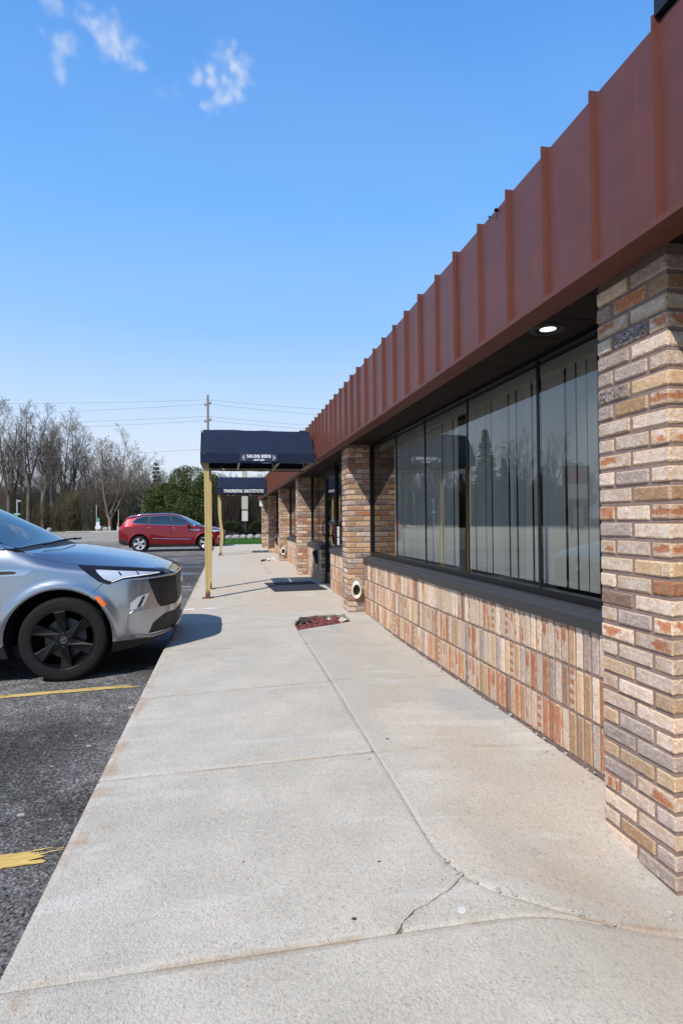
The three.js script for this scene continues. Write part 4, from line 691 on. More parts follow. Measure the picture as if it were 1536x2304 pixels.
const CF = {
  arch: p => -Math.min(...ARCH.map(([a, b, r]) => Math.hypot(p[6] - a, p[1] - b) - r)) - Math.max(0, (p[7] - 3.6)) * 9,
  headlight: side([[.88, 1.0], [.5, .972], [.2, .945], [.10, .925], [.10, .898], [.36, .885], [.50, .875], [.62, .835], [.70, .865]], -1, 4.25),
  chrome_strip: band([[.40, .868], [.2, .876], [.0, .886]], .009, 1, 4.1),
  grille: side([[-.3, .872], [.25, .862], [.245, .84], [.15, .635], [.12, .60], [-.3, .595]], -1, 4.05),
  fog: side([[.425, .60], [.31, .63], [.25, .735], [.35, .705], [.42, .65]]), fogbar: side([[.36, .615], [.34, .62], [.285, .71], [.305, .705]]),
  frameC: band([[.255, .60], [.41, .585], [.45, .56], [.462, .42], [.43, .372], [.3, .352], [.16, .352], [.0, .375]], .009),
  lowgrille: side([[.25, .37], [.20, .46], [.08, .53], [-.08, .535], [-.08, .395], [.08, .375]]), lip: band([[.24, .345], [.1, .352], [-.08, .372]], .014),
  cladding: p => Math.min(.325 + .03 * sstep(.6, 0, p[6]) * 0 - p[1], (2.2 - p[7]) * .3),
  marker: side([[.735, .735], [.695, .735], [.632, .655], [.668, .645]]),
  vent: side([[1.72, .985], [1.30, .985], [1.24, .975], [1.30, .935], [1.50, .93]]), ventin: side([[1.64, .967], [1.36, .967], [1.40, .946], [1.5, .942]]),
  fdoor: side([[1.56, 1.155], [2.54, 1.16], [2.54, .33], [1.555, .33], [1.50, .5], [1.50, .85]], -1, 3.95), rdoor: side([[2.56, 1.16], [3.60, 1.215], [3.60, .98], [3.53, .86], [3.42, .70], [3.36, .33], [2.56, .33]], -1, 3.95),
  dlo: side([[1.47, 1.165], [2.5, 1.185], [3.66, 1.235], [4.15, 1.28], [4.27, 1.325], [4.05, 1.515], [3.78, 1.575], [3.43, 1.605], [2.9, 1.62], [2.34, 1.605], [1.93, 1.435]], 4.02, 5.2),
  win1: side([[1.56, 1.19], [2.50, 1.205], [2.53, 1.585], [2.35, 1.585], [1.95, 1.42]], 4.02, 5.2), win2: side([[2.60, 1.21], [3.52, 1.255], [3.44, 1.58], [2.60, 1.60]], 4.02, 5.2), win3: side([[3.62, 1.262], [4.12, 1.30], [4.22, 1.335], [4.02, 1.49], [3.78, 1.55], [3.53, 1.578]], 4.02, 5.2),
  hood: p => Math.min((p[7] - 4.06) * .15, cowlS(p[2]) - .015 - p[6], p[6] - .055),
  cowl: p => Math.min((p[7] - 4.06) * .15, p[6] - cowlS(p[2]), cowlS(p[2]) + .085 - p[6], 1),
  windshield: p => Math.min((p[7] - 5.04) * .15, p[6] - cowlS(p[2]) - .09, 2.20 - .10 * (p[2] / .65) ** 2 - p[6]),
  backlight: p => Math.min((p[7] - 5.05) * .15, p[6] - 4.53, 4.775 - p[6]),
  tail: side([[4.46, 1.10], [4.62, 1.14], [4.90, 1.13], [4.90, 1.0], [4.68, 1.0], [4.60, 1.05]], -1, 4.4),
  molding: band([[1.66, .545], [3.34, .60]], .014), handle1: band([[2.36, 1.045], [2.50, 1.05]], .017), handle2: band([[3.44, 1.075], [3.57, 1.08]], .017),
  seam: band([[.78, .745], [.655, .855]], .0028, -1, 4.2),
};
const gp = .0022;
const pieceTris = k => clipTris(carSkin, p => CF[k](p) - gp);
const cutKeys = ['arch', 'headlight', 'grille', 'fog', 'lowgrille', 'cladding', 'marker', 'fdoor', 'rdoor', 'dlo', 'hood', 'cowl', 'windshield', 'backlight', 'tail', 'seam'];
const bodyTris = clipTris(carSkin, p => { let d = 1; for (const k of cutKeys) { d = Math.min(d, -CF[k](p) - (k === 'arch' ? 0 : gp)); if (d < -.2) break; } return d; });
const CG = { body: trisGeo(bodyTris), inner: trisGeo(clipTris(carSkin, p => -CF.arch(p)), -.014) };
for (const [k, off] of [['dlo', -.003], ['win1', 0], ['win2', 0], ['win3', 0], ['fdoor', 0], ['rdoor', 0]]) { const T = k.endsWith('door') ? clipTris(pieceTris(k), p => -CF.arch(p)) : pieceTris(k); CG[k] = [trisGeo(T, off, 1), trisGeo(T, off, -1)]; }
for (const [k, off] of [['hood', 0], ['cowl', -.006], ['windshield', -.001], ['backlight', -.001], ['grille', -.006], ['lowgrille', -.008]]) CG[k] = trisGeo(pieceTris(k), off);
CG.cladding = trisGeo(clipTris(clipTris(carSkin, p => CF.cladding(p) - gp), p => -CF.arch(p)), -.004);
CG.headlight = surfPatch([[.885, 1.003], [.5, .974], [.2, .946], [.09, .928], [.09, .892], [.36, .882], [.50, .872], [.62, .832], [.70, .862]], .0015, .012, .003);
CG.reflector = surfPatch([[.74, .962], [.5, .942], [.25, .926], [.14, .915], [.36, .903], [.50, .894], [.605, .858], [.66, .88]], .004, .012);
CG.lightbar = surfPatch([[.60, .855], [.50, .892], [.36, .902], [.14, .914], [.14, .905], [.36, .893], [.50, .883], [.60, .846]], .006, .008);
CG.fog = surfPatch([[.435, .598], [.31, .628], [.245, .735], [.36, .705], [.43, .655]], .003, .008, .004); CG.fogbar = surfPatch([[.375, .612], [.335, .622], [.285, .718], [.315, .71]], .005);
CG.marker = surfPatch([[.735, .735], [.695, .735], [.628, .655], [.664, .642]], .005, .006); CG.vent = surfPatch([[1.72, .985], [1.30, .985], [1.22, .972], [1.29, .93], [1.52, .925]], .004, .012); CG.ventin = surfPatch([[1.66, .968], [1.40, .968], [1.35, .958], [1.38, .943], [1.5, .94]], .007, .01);
CG.tail = surfPatch([[4.46, 1.10], [4.62, 1.14], [4.845, 1.13], [4.845, 1.0], [4.68, 1.0], [4.60, 1.05]], .005, .012); CG.rearclad = surfPatch([[4.37, .33], [4.45, .52], [4.845, .60], [4.845, .42], [4.6, .34]], .003, .02);
CG.lensrib = [.52, .36].map(a => surfPatch([[a + .03, .940 - (.62 - a) * .04], [a + .018, .942 - (.62 - a) * .04], [a - .012, .905], [a + .003, .903]], .0055, .006));
CG.chrome_strip = ribbon([[.42, .866], [.2, .872], [.0, .884], [-.06, .886]], .008, .008); CG.frameC = ribbon([[.25, .60], [.41, .585], [.447, .56], [.462, .43], [.44, .385], [.39, .365], [.24, .350]], .008, .007); CG.lip = ribbon([[.40, .353], [.24, .338], [.1, .345], [0, .36], [-.115, .365]], .013, .012);
CG.molding = ribbon([[1.66, .545], [2.5, .57], [3.34, .60]], .019, .010); CG.handle1 = ribbon([[2.35, 1.045], [2.51, 1.05]], .017, .020); CG.handle2 = ribbon([[3.43, 1.075], [3.58, 1.08]], .017, .020);
CG.trim = ribbon([[1.48, 1.163], [2.5, 1.182], [3.66, 1.232], [4.15, 1.275], [4.28, 1.325], [4.06, 1.52], [3.78, 1.58], [3.43, 1.610], [2.9, 1.625], [2.34, 1.61], [1.93, 1.44], [1.48, 1.163]], .014, .006);
const blackPl = std(.014, .014, .015, .6), chrome = phy(.62, .63, .65, .14, { metalness: 1 }), satin = phy(.40, .41, .43, .32, { metalness: 1 }), tyreMat = phy(.010, .010, .0105, .85, { specularIntensity: .5 }), autoGlass = phy(.010, .016, .018, .02, { ior: 1.9, clearcoat: 1, clearcoatRoughness: .01 }), shieldGlass = phy(.014, .030, .034, .015, { ior: 2.3, clearcoat: 1, clearcoatRoughness: .01 });
const lampGlass = phy(.012, .012, .014, .12, { specularIntensity: .7 }), lampBright = phy(.62, .65, .70, .3, { metalness: .5 }), lampBar = phy(.80, .82, .85, .25, {}), amber = phy(.75, .16, .015, .25, { clearcoat: 1 }), redLens = phy(.35, .01, .012, .12, { clearcoat: 1 });
function lathe(pts, n = 64) { const g = new THREE.LatheGeometry(pts.map(p => new THREE.Vector2(...p)), n); g.rotateX(Math.PI / 2); return g; }
const tyreG = (() => {
  const prof = [[.256, -.115], [.262, -.122], [.30, -.127], [.335, -.122], [.356, -.108], [.364, -.085]]; for (const z of [-.05, 0, .05]) prof.push([.3665, z - .012], [.358, z - .008], [.358, z + .008], [.3665, z + .012]); prof.push([.364, .085], [.356, .108], [.346, .117], [.335, .1225], [.318, .1255], [.314, .124], [.306, .126], [.285, .126], [.262, .120], [.256, .112]);
  const g = lathe(prof, 96); const blocks = []; for (let k = 0; k < 0; k++) { const a = k / 110 * 2 * Math.PI; for (const s of [-1, 1]) { const b = new THREE.BoxGeometry(.012, .008, .03); b.translate(0, .3605, s * .094); b.rotateZ(a); blocks.push(b); } } return merge([toCreasedNormals(g, .5), ...blocks]);
})();
function spokeGeo(r0, r1, w0, w1, th, curve, bev) { const s = new THREE.Shape(); s.moveTo(-w0, r0); s.quadraticCurveTo(-w0 * .8, (r0 + r1) / 2, -w1, r1); s.lineTo(w1, r1); s.quadraticCurveTo(w0 * .8, (r0 + r1) / 2, w0, r0); const g = new THREE.ExtrudeGeometry(s, { depth: th, bevelEnabled: true, bevelSize: bev, bevelThickness: bev, bevelSegments: 2, curveSegments: 8 }); const p = g.attributes.position; for (let i = 0; i < p.count; i++) { const r = p.getY(i), t = clamp((r - r0) / (r1 - r0)); p.setZ(i, p.getZ(i) - curve * Math.sin(t * Math.PI) + .012 * t); } g.computeVertexNormals(); return g; }
const rimParts = (dark) => {
  const barrel = merge([lathe([[.256, .115], [.262, .121], [.259, .124], [.250, .119], [.240, .085], [.228, .03], [.222, -.10]], 72)]); const sp = [];
  if (dark) for (let k = 0; k < 6; k++) { const g = spokeGeo(.035, .243, .030, .044, .03, .012, .006); g.translate(0, 0, .072); g.rotateZ(k * Math.PI / 3 + .12); sp.push(g); }
  else for (let k = 0; k < 5; k++) for (const o of [-.22, -.07, .07, .22]) { const g = spokeGeo(.05, .245, .010, .014, .018, .01, .004); g.translate(0, 0, .084); g.rotateZ(k * Math.PI * 2 / 5 + o * 1.1); sp.push(g); }
  const hub = lathe([[0, .094], [.034, .094], [.060, .088], [.078, .078], [.082, .06]], 36); return { barrel, spokes: merge(sp), hub };
};
const discG = lathe([[0, .02], [.17, .02], [.175, .014], [.175, -.01], [0, -.01]], 48);
function car(label, o) {
  const t = thing('sport_utility_car', label, 'car', 'sport utility cars parked nose in to the walk'); const P = o.paint;
  const body = mesh('body', CG.body, P, t); mesh('inner_shell', CG.inner, blackPl, body); mesh('hood', CG.hood, P, t); mesh('cladding', CG.cladding, blackPl, t); mesh('windshield', CG.windshield, shieldGlass, t); mesh('rear_window', CG.backlight, autoGlass, t);
  const cw = mesh('cowl', CG.cowl, blackPl, t); mesh('wiper', tube([[-1.22, 1.185, .62], [-1.13, 1.215, .3], [-1.10, 1.222, -.05]].map(q => V3(...q)), .009, 6), blackPl, cw); mesh('wiper', tube([[-1.13, 1.21, -.1], [-1.12, 1.215, -.35], [-1.2, 1.20, -.6]].map(q => V3(...q)), .009, 6), blackPl, cw);
  const gr = mesh('grille', CG.grille, blackPl, t); for (let k = 0; k < 2; k++) mesh('chrome_strip', CG.chrome_strip[k], chrome, gr); const bars = []; for (let k = 0; k < 15; k++) { const y = .615 + k * .0165, h = lerp(.40, .56, k / 14); bars.push(tube([[-.115, y, -h], [-.072, y, -h * .5], [-.064, y, 0], [-.072, y, h * .5], [-.115, y, h]].map(q => V3(...q)), .0028, 5, 20)); } mesh('grille_bar', merge(bars), satin, gr);
  mesh('emblem', lathe([[0, .012], [.05, .012], [.056, .006], [.056, 0]], 32).rotateY(Math.PI / 2).translate(-.06, .80, 0), chrome, gr);
  mesh('lower_grille', CG.lowgrille, blackPl, t); 
  for (let k = 0; k < 2; k++) {
    const sg = k ? -1 : 1; const hl = mesh('headlight', CG.headlight[k], lampGlass, t); mesh('reflector', CG.reflector[k], lampBright, hl); mesh('light_bar', CG.lightbar[k], lampBar, hl); for (const r of CG.lensrib) mesh('lens_rib', r[k], lampGlass, hl);
    const fg = mesh('fog_lamp', CG.fog[k], lampBright, t); mesh('fog_bar', CG.fogbar[k], blackPl, fg); mesh('side_marker', CG.marker[k], amber, t); mesh('bumper_trim', CG.frameC[k], satin, t); mesh('bumper_lip', CG.lip[k], satin, t); mesh('rear_cladding', CG.rearclad[k], blackPl, t);
    const vt = mesh('fender_vent', CG.vent[k], chrome, t); mesh('vent_opening', CG.ventin[k], blackPl, vt); mesh('tail_light', CG.tail[k], redLens, t); mesh('side_molding', CG.molding[k], chrome, t);
    const d1 = mesh('door', CG.fdoor[k], P, t); mesh('handle', CG.handle1[k], o.handle, d1); const d2 = mesh('door', CG.rdoor[k], P, t); mesh('handle', CG.handle2[k], o.handle, d2);
    const ws = mesh('window_surround', CG.dlo[k], blackPl, t); for (const w of ['win1', 'win2', 'win3']) mesh('side_window', CG[w][k], autoGlass, ws); mesh('window_trim', CG.trim[k], chrome, ws);
    const mg = new THREE.SphereGeometry(1, 20, 14); const mp = mg.attributes.position; for (let i = 0; i < mp.count; i++) { const x = mp.getX(i); mp.setXYZ(i, x * (x > 0 ? .12 : .07), mp.getY(i) * .085, mp.getZ(i) * .12); } mg.computeVertexNormals(); mg.translate(-1.80, 1.20, sg * 1.02); const mr = mesh('mirror', mg, P, t); mesh('mirror_arm', tube([[-1.76, 1.15, sg * .86], [-1.78, 1.15, sg * .95]].map(q => V3(...q)), .03, 8), blackPl, mr);
    mesh('roof_rail', tube([[-2.3, 1.64, sg * .655], [-2.45, 1.70, sg * .65], [-3.2, 1.715, sg * .645], [-3.9, 1.68, sg * .635], [-4.05, 1.625, sg * .63]].map(q => V3(...q)), .016, 8, 40), chrome, t);
    for (const [i, a] of ARCH.entries()) {
      const lp = [], li = []; for (let q = 0; q <= 30; q++) { const th = -.42 + (Math.PI + .84) * q / 30; for (const z of [.93, .55]) lp.push(Math.cos(th) * .437, Math.sin(th) * .437, sg * (z === .93 ? .895 : z)); if (q < 30) li.push(2 * q, 2 * q + 1, 2 * q + 2, 2 * q + 1, 2 * q + 3, 2 * q + 2); } const liner = new THREE.BufferGeometry(); liner.setAttribute('position', new THREE.Float32BufferAttribute(lp, 3)); liner.setIndex(li); liner.computeVertexNormals(); liner.translate(-a[0], a[1], 0); const back = new THREE.CircleGeometry(.44, 30, -.42, Math.PI + .84); if (sg < 0) back.rotateY(Math.PI); back.translate(-a[0], a[1], sg * .55); mesh('wheel_well', merge([liner, back]), new THREE.MeshStandardMaterial({ color: lin(.008, .008, .008), roughness: 1, side: THREE.DoubleSide }), t);
      const w = mesh('wheel', tyreG, tyreMat, t); w.position.set(-(i ? 3.93 : .99), .366, sg * .80); w.rotation.y = sg > 0 ? 0 : Math.PI; if (sg > 0) w.rotation.z = i ? .3 : 0;
      const rp = o.rim; mesh('rim', rp.barrel, o.rimMat, w); mesh('spokes', rp.spokes, o.rimMat, w); mesh('hub', rp.hub, o.hubMat, w); mesh('brake_disc', discG, std(.10, .10, .105, .4, { metalness: .7 }), w);
      const nuts = []; for (let q = 0; q < 6; q++) { const a2 = q * Math.PI / 3 + .6, n = new THREE.CylinderGeometry(.011, .012, .022, 6); n.rotateX(Math.PI / 2); n.translate(Math.cos(a2) * .058, Math.sin(a2) * .058, .098); nuts.push(n); } for (const n of nuts) mesh('wheel_nut', n, o.hubMat, w);
      // centre cap with three slanted shields
      const cap = [lathe([[0, .1], [.030, .1], [.033, .097]], 28)]; const cm = mesh('centre_cap', merge(cap), std(.02, .02, .022, .3), w); const sh = []; for (let q = -1; q <= 1; q++) { const s = new THREE.Shape(); s.moveTo(-.006, .011); s.lineTo(.006, .011); s.lineTo(.006, -.002); s.quadraticCurveTo(.005, -.009, 0, -.012); s.quadraticCurveTo(-.005, -.009, -.006, -.002); const g = new THREE.ExtrudeGeometry(s, { depth: .002, bevelEnabled: false }); g.rotateZ(-.45); g.translate(q * .013, q * .005, .1005); sh.push(g); } const rg = new THREE.TorusGeometry(.028, .0022, 6, 28); rg.translate(0, 0, .101); mesh('cap_emblem', merge([...sh, rg]), chrome, cm);
    }
  }
  mesh('underbody', merge([box(-4.4, -.7, .20, .30, .74, -.74)]), blackPl, t);
  mesh('roof_fin', new THREE.ConeGeometry(.03, .1, 8).rotateZ(1.0).translate(-4.2, 1.70, 0), P, t);
  return t;
}
{
  const silver = phy(.37, .395, .425, .24, { metalness: .92, clearcoat: 1, clearcoatRoughness: .02 }), red = phy(.25, .005, .010, .3, { metalness: .6, clearcoat: 1, clearcoatRoughness: .02 });
  const darkRim = phy(.0045, .0045, .005, .38, { specularIntensity: .55 }), brightRim = phy(.66, .67, .69, .3, { metalness: .6 });
  const a = car('silver grey car with black wheels nosed over the kerb', { paint: silver, rim: rimParts(true), rimMat: darkRim, hubMat: phy(.02, .02, .022, .4, {}), handle: silver }); a.scale.setScalar(1.02); a.position.set(-.43, LOT + .002, -6.45); a.rotation.y = .012;
  const b = car('dark red car with bright wheels parked farther down the walk', { paint: red, rim: rimParts(false), rimMat: brightRim, hubMat: brightRim, handle: chrome }); b.scale.set(1.03, 1.055, 1.02); b.position.set(-.02, LOT + .002, -29.5); b.rotation.y = .03;
}
// ================================================================ trees, shrubs and the far side of the lot
function makeTube(acc, pts, r0, r1, n) { // tapered tube through points
  const base = acc.P.length / 3, m = pts.length; let prev = null;
  for (let i = 0; i < m; i++) {
    const a = pts[Math.max(0, i - 1)], b = pts[Math.min(m - 1, i + 1)]; const d = b.clone().sub(a).normalize(); let u = Math.abs(d.y) > .9 ? V3(1, 0, 0) : V3(0, 1, 0); u = u.cross(d).normalize(); if (prev && prev.dot(u) < 0) u.negate(); prev = u; const w = d.clone().cross(u); const r = lerp(r0, r1, i / (m - 1));
    for (let k = 0; k < n; k++) { const q = k / n * 2 * Math.PI, c = Math.cos(q), s = Math.sin(q), nx = u.x * c + w.x * s, ny = u.y * c + w.y * s, nz = u.z * c + w.z * s; acc.P.push(pts[i].x + nx * r, pts[i].y + ny * r, pts[i].z + nz * r); acc.N.push(nx, ny, nz); }
  }
  for (let i = 0; i < m - 1; i++) for (let k = 0; k < n; k++) { const a = base + i * n + k, b = base + i * n + (k + 1) % n; acc.I.push(a, b, a + n, b, b + n, a + n); }
}
const accGeo = a => { const g = new THREE.BufferGeometry(); g.setAttribute('position', new THREE.Float32BufferAttribute(a.P, 3)); g.setAttribute('normal', new THREE.Float32BufferAttribute(a.N, 3)); g.setAttribute('uv', new THREE.Float32BufferAttribute(new Float32Array(a.P.length / 3 * 2), 2)); g.setIndex(a.I); return g; };
function bareTree(seed, H, o = {}) {
  const R = rng(seed), tr = { P: [], N: [], I: [] }, cr = { P: [], N: [], I: [] }; const { fork = .3, spread = .4, leaders = 4, tr0 = .017, wide = 1 } = o;
  const grow = (p, d, len, r, lvl) => {
    const n = [4, 7, 4, 3, 2, 1][lvl], pts = [p.clone()]; let q = p.clone(), dir = d.clone(); const jit = [.06, .16, .22, .26, .3, .2][lvl], lift = [0, .10, .10, .08, .05, .0][lvl];
    for (let i = 0; i < n; i++) { dir.add(V3((R() - .5) * jit, lift + (R() - .5) * jit * .5, (R() - .5) * jit)).normalize(); q = q.clone().addScaledVector(dir, len / n); pts.push(q); }
    makeTube(lvl < 2 ? tr : cr, pts, r, Math.max(.006, r * [.75, .22, .3, .4, .6, .8][lvl]), [9, 6, 4, 3, 3, 3][lvl]);
    if (lvl >= 5) return;
    const at = t => { const f = t * n, i = Math.min(n - 1, Math.floor(f)); return [pts[i].clone().lerp(pts[i + 1], f - i), pts[i + 1].clone().sub(pts[i]).normalize()]; };
    const kids = [leaders, 11, 7, 5, 4][lvl], ph = R() * 6.28;
    for (let k = 0; k < kids; k++) {
      const t = lvl === 0 ? .62 + .38 * (k + 1) / kids : .16 + .84 * (k + R() * .7) / kids; const [bp, bd] = at(Math.min(t, .999)); const az = ph + k * 2.4 + R() * .6; let u = Math.abs(bd.y) > .95 ? V3(1, 0, 0) : V3(0, 1, 0).cross(bd).normalize(); const w = bd.clone().cross(u);
      const ang = lvl === 0 ? spread * (.35 + .9 * R()) : (.5 + .45 * R()) * wide; const nd = bd.clone().multiplyScalar(Math.cos(ang)).addScaledVector(u, Math.sin(ang) * Math.cos(az)).addScaledVector(w, Math.sin(ang) * Math.sin(az)); if (lvl > 0) nd.y += .10; nd.normalize();
      const nl = lvl === 0 ? H * (1 - fork) * (.72 + .3 * R()) : len * [0, .36, .46, .52, .55][lvl] * (.7 + .5 * R()) * (1.12 - .55 * t);
      const nr = lvl === 0 ? r * (.36 + .14 * R()) : Math.max(lvl > 2 ? .0095 : .014, r * (1 - .7 * t) * .45); grow(bp, nd, nl, nr, lvl + 1);
    }
  };
  grow(V3(0, -.2, 0), V3((R() - .5) * .08, 1, (R() - .5) * .08).normalize(), H * fork, H * tr0, 0);
  return { trunk: accGeo(tr), crown: accGeo(cr) };
}
const bark = std(.175, .145, .115, 1), barkPale = std(.24, .215, .185, 1), barkDark = std(.12, .098, .077, 1);
const BT = [bareTree(1, 19, { fork: .32, spread: .34, leaders: 4 }), bareTree(2, 18.5, { fork: .45, spread: .28, leaders: 3 }), bareTree(3, 13.6, { fork: .18, spread: .75, leaders: 7, tr0: .022 }), bareTree(4, 17, { fork: .36, spread: .36, leaders: 4 }), bareTree(5, 12, { fork: .2, spread: .6, leaders: 5, tr0: .02 })];
function placeTree(k, x, z, s, turn, label, mat = bark, group = 'bare trees at the edge of the lot') { const t = thing('bare_tree', label, 'tree', group); mesh('trunk', BT[k].trunk, mat, t); mesh('crown', BT[k].crown, mat, t); t.position.set(x, -.3, z); t.scale.setScalar(s); t.rotation.y = turn; return t; }
{
  placeTree(0, -33.2, -98, 1.12, .3, 'tall bare tree at the left edge of the picture', barkDark);
  placeTree(1, -30.6, -98.5, 1.14, 1.2, 'tall bare tree just right of the street sign', barkDark);
  placeTree(3, -28.6, -99, 1.12, 2.1, 'bare tree with a leaning pale trunk behind the left rocks', bark);
  placeTree(1, -27.6, -100, 1.02, 4.0, 'slim bare tree with the palest straight trunk by the left rocks', barkPale);
  placeTree(0, -25.5, -104, 1.0, 5.0, 'bare tree filling the gap between the tall trees and the round-crowned one', bark);
  placeTree(2, -18.38, -98, 1.14, .8, 'broad round-crowned bare tree behind the boulder', bark);
  placeTree(4, -21.6, -103, 1.25, 2.2, 'bare tree just left of the round-crowned one', barkDark);
  placeTree(2, -14.6, -106, 1.0, 3.3, 'lower bare tree just right of the round-crowned one', bark);
  placeTree(4, -9.8, -80, .42, 1.1, 'small pale-stemmed bare tree beside the thin conifer', barkPale);
  placeTree(2, 2.2, -62, .50, 2.5, 'bare tree seen between the two canopies', barkDark);
  placeTree(4, .9, -56, .44, .5, 'small tangled bare tree behind the round bushes', barkDark); placeTree(4, 3.1, -55, .42, 3.5, 'small bare tree behind the far corner of the building', barkDark);
  const R = rng(66); const far = [[-36, -101], [-39, -99], [-44, -102], [-47, -98], [-51, -101], [-55, -99], [-59, -102], [-34.6, -107], [-23.5, -110], [-17, -115], [-12, -112], [-29.5, -109], [-32, -113]];
  const farL = ['second bare tree left of the tall spruce in the window reflection', 'bare tree just left of the tall spruce in the window reflection', 'bare tree between the two spruces in the window reflection', 'first bare tree right of the spruces in the window reflection', 'second bare tree right of the spruces in the window reflection', 'third bare tree right of the spruces in the window reflection', 'last bare tree right of the spruces in the window reflection', 'back-row bare tree at the left edge of the picture', 'back-row bare tree left of the round-crowned tree', 'back-row bare tree behind the round-crowned tree', 'back-row bare tree farthest right beside the thin conifer', 'back-row bare tree behind the street sign', 'farthest bare tree between the two tallest trees at the left', 'second-row bare tree behind the tallest left tree', 'second-row bare tree behind the left rocks'];
  far.push([-34.2, -103], [-27.2, -106]);
  far.forEach(([x, z], i) => placeTree([1, 0, 3, 1, 0, 3, 1, 0, 2, 2, 4, 3, 0, 3, 0, 1, 3][i], x, z, (i > 12 ? 1.0 : .8) + .22 * R(), R() * 6, farL[i], [bark, barkDark, bark][i % 3], 'woods behind the lot'));
}
{ // brush under the trees and the woods beyond: nobody could count it
  const shrub = (seed, n, h) => { const R = rng(seed), a = { P: [], N: [], I: [] }; for (let k = 0; k < n; k++) { const d = V3((R() - .5) * 1.1, 1, (R() - .5) * 1.1).normalize(), p = V3((R() - .5) * .8, 0, (R() - .5) * .8), L = h * (.5 + .6 * R()); const q1 = p.clone().addScaledVector(d, L * .5), q2 = q1.clone().add(V3((R() - .5) * L * .4, L * .5, (R() - .5) * L * .4)); makeTube(a, [p, q1, q2], .016, .008, 3); for (let j = 0; j < 8; j++) { const s = p.clone().lerp(q2, .3 + .7 * R()); makeTube(a, [s, s.clone().add(V3((R() - .5) * L * .6, L * (.1 + .3 * R()), (R() - .5) * L * .6))], .009, .006, 3); } } return accGeo(a); };
  const scatter = (name, geo, mat, label, n, f, seed) => { const R = rng(seed), im = new THREE.InstancedMesh(geo, mat, n), M = new THREE.Matrix4(), Q = new THREE.Quaternion(); for (let k = 0; k < n; k++) { const [x, y, z, s, sy] = f(R); Q.setFromEuler(new THREE.Euler(0, R() * 6.28, 0)); M.compose(V3(x, y, z), Q, V3(s, sy, s)); im.setMatrixAt(k, M); im.setColorAt(k, lin(.7 + .6 * R(), .7 + .6 * R(), .65 + .5 * R())); } im.name = name; im.castShadow = im.receiveShadow = true; tag(im, label, 'brush', null, 'stuff'); scene.add(im); return im; };
  const sh = shrub(3, 46, 3.6);
  scatter('thicket', sh, std(.125, .11, .085, 1), 'dark leafless thicket under the trees behind the lot', 900, R => { const x = -64 + R() * 66, z = -99 - R() * 16; return [x, -.3, z, 1.0 + R() * .8, .9 + R() * 1.0]; }, 71);
  scatter('distant_woods', BT[4].crown, std(.12, .10, .085, 1), 'grey distant woods behind the thicket', 90, R => [-80 + R() * 115, -1.0, -116 - R() * 32, .85 + .3 * R(), .8 + .3 * R()], 72);
  scatter('brush_by_the_sign', sh, std(.05, .042, .032, 1), 'dark tangled brush behind the round bushes', 46, R => [-1.5 + R() * 7, -.2, -49 - R() * 6, .6 + R() * .3, .75 + R() * .5], 73);
  // young green leaves beginning in the brush
  const lf = { P: [], N: [], I: [] }; { const R = rng(8); for (let k = 0; k < 150; k++) { const c = V3((R() - .5) * 2.4, R() * 2.6, (R() - .5) * 2.4), b = lf.P.length / 3; const u = V3(R() - .5, R() - .5, R() - .5).normalize().multiplyScalar(.06), w = V3(R() - .5, R() - .5, R() - .5).normalize().multiplyScalar(.06); for (const p of [c.clone().add(u), c.clone().add(w), c.clone().sub(u)]) { lf.P.push(p.x, p.y, p.z); lf.N.push(0, 1, 0); } lf.I.push(b, b + 1, b + 2); } }
  scatter('young_leaves', accGeo(lf), new THREE.MeshStandardMaterial({ color: lin(.085, .085, .045), roughness: 1, side: THREE.DoubleSide }), 'sparse young leaves in the thicket', 120, R => [-62 + R() * 62, -.2, -97.5 - R() * 8, .8 + R() * .5, .7 + R() * .6], 74);
}
// ---- evergreens: leaf-sized faces through the crown's volume
function leafCrown(seed, n, size, shape, cols) {
  const R = rng(seed), P = [], C = [], N = [], I = [];
  for (let k = 0; k < n; k++) {
    const q = shape(R); if (!q) continue; const [c, out] = q; const d = out.clone().add(V3((R() - .5) * .9, (R() - .5) * .9 + .25, (R() - .5) * .9)).normalize(); const u = V3(R() - .5, R() - .5, R() - .5).cross(d).normalize(); const L = size * (.7 + .7 * R()), W = L * (.32 + .2 * R());
    const col = cols[Math.floor(R() * cols.length)], t = .75 + .5 * R(); const a = c.clone().addScaledVector(u, W), b = c.clone().addScaledVector(u, -W), e = c.clone().addScaledVector(d, L * 1.4), m = c.clone().addScaledVector(d, -L * .3); const o = P.length / 3; const nn = u.clone().cross(d).normalize(); if (nn.dot(out) < 0) nn.negate();
    for (const p of [m, a, e, b]) { P.push(p.x, p.y, p.z); N.push(nn.x, nn.y, nn.z); C.push(col[0] * t, col[1] * t, col[2] * t); } I.push(o, o + 1, o + 2, o, o + 2, o + 3);
  }
  const g = new THREE.BufferGeometry(); g.setAttribute('position', new THREE.Float32BufferAttribute(P, 3)); g.setAttribute('normal', new THREE.Float32BufferAttribute(N, 3)); g.setAttribute('color', new THREE.Float32BufferAttribute(C, 3)); g.setIndex(I); return g;
}
const leafMat = new THREE.MeshPhysicalMaterial({ vertexColors: true, roughness: .9, side: THREE.DoubleSide, transmission: .25, thickness: 0 });
const cedarCols = [[.115, .165, .038], [.15, .205, .046], [.085, .125, .032], [.18, .22, .05], [.12, .17, .046]];
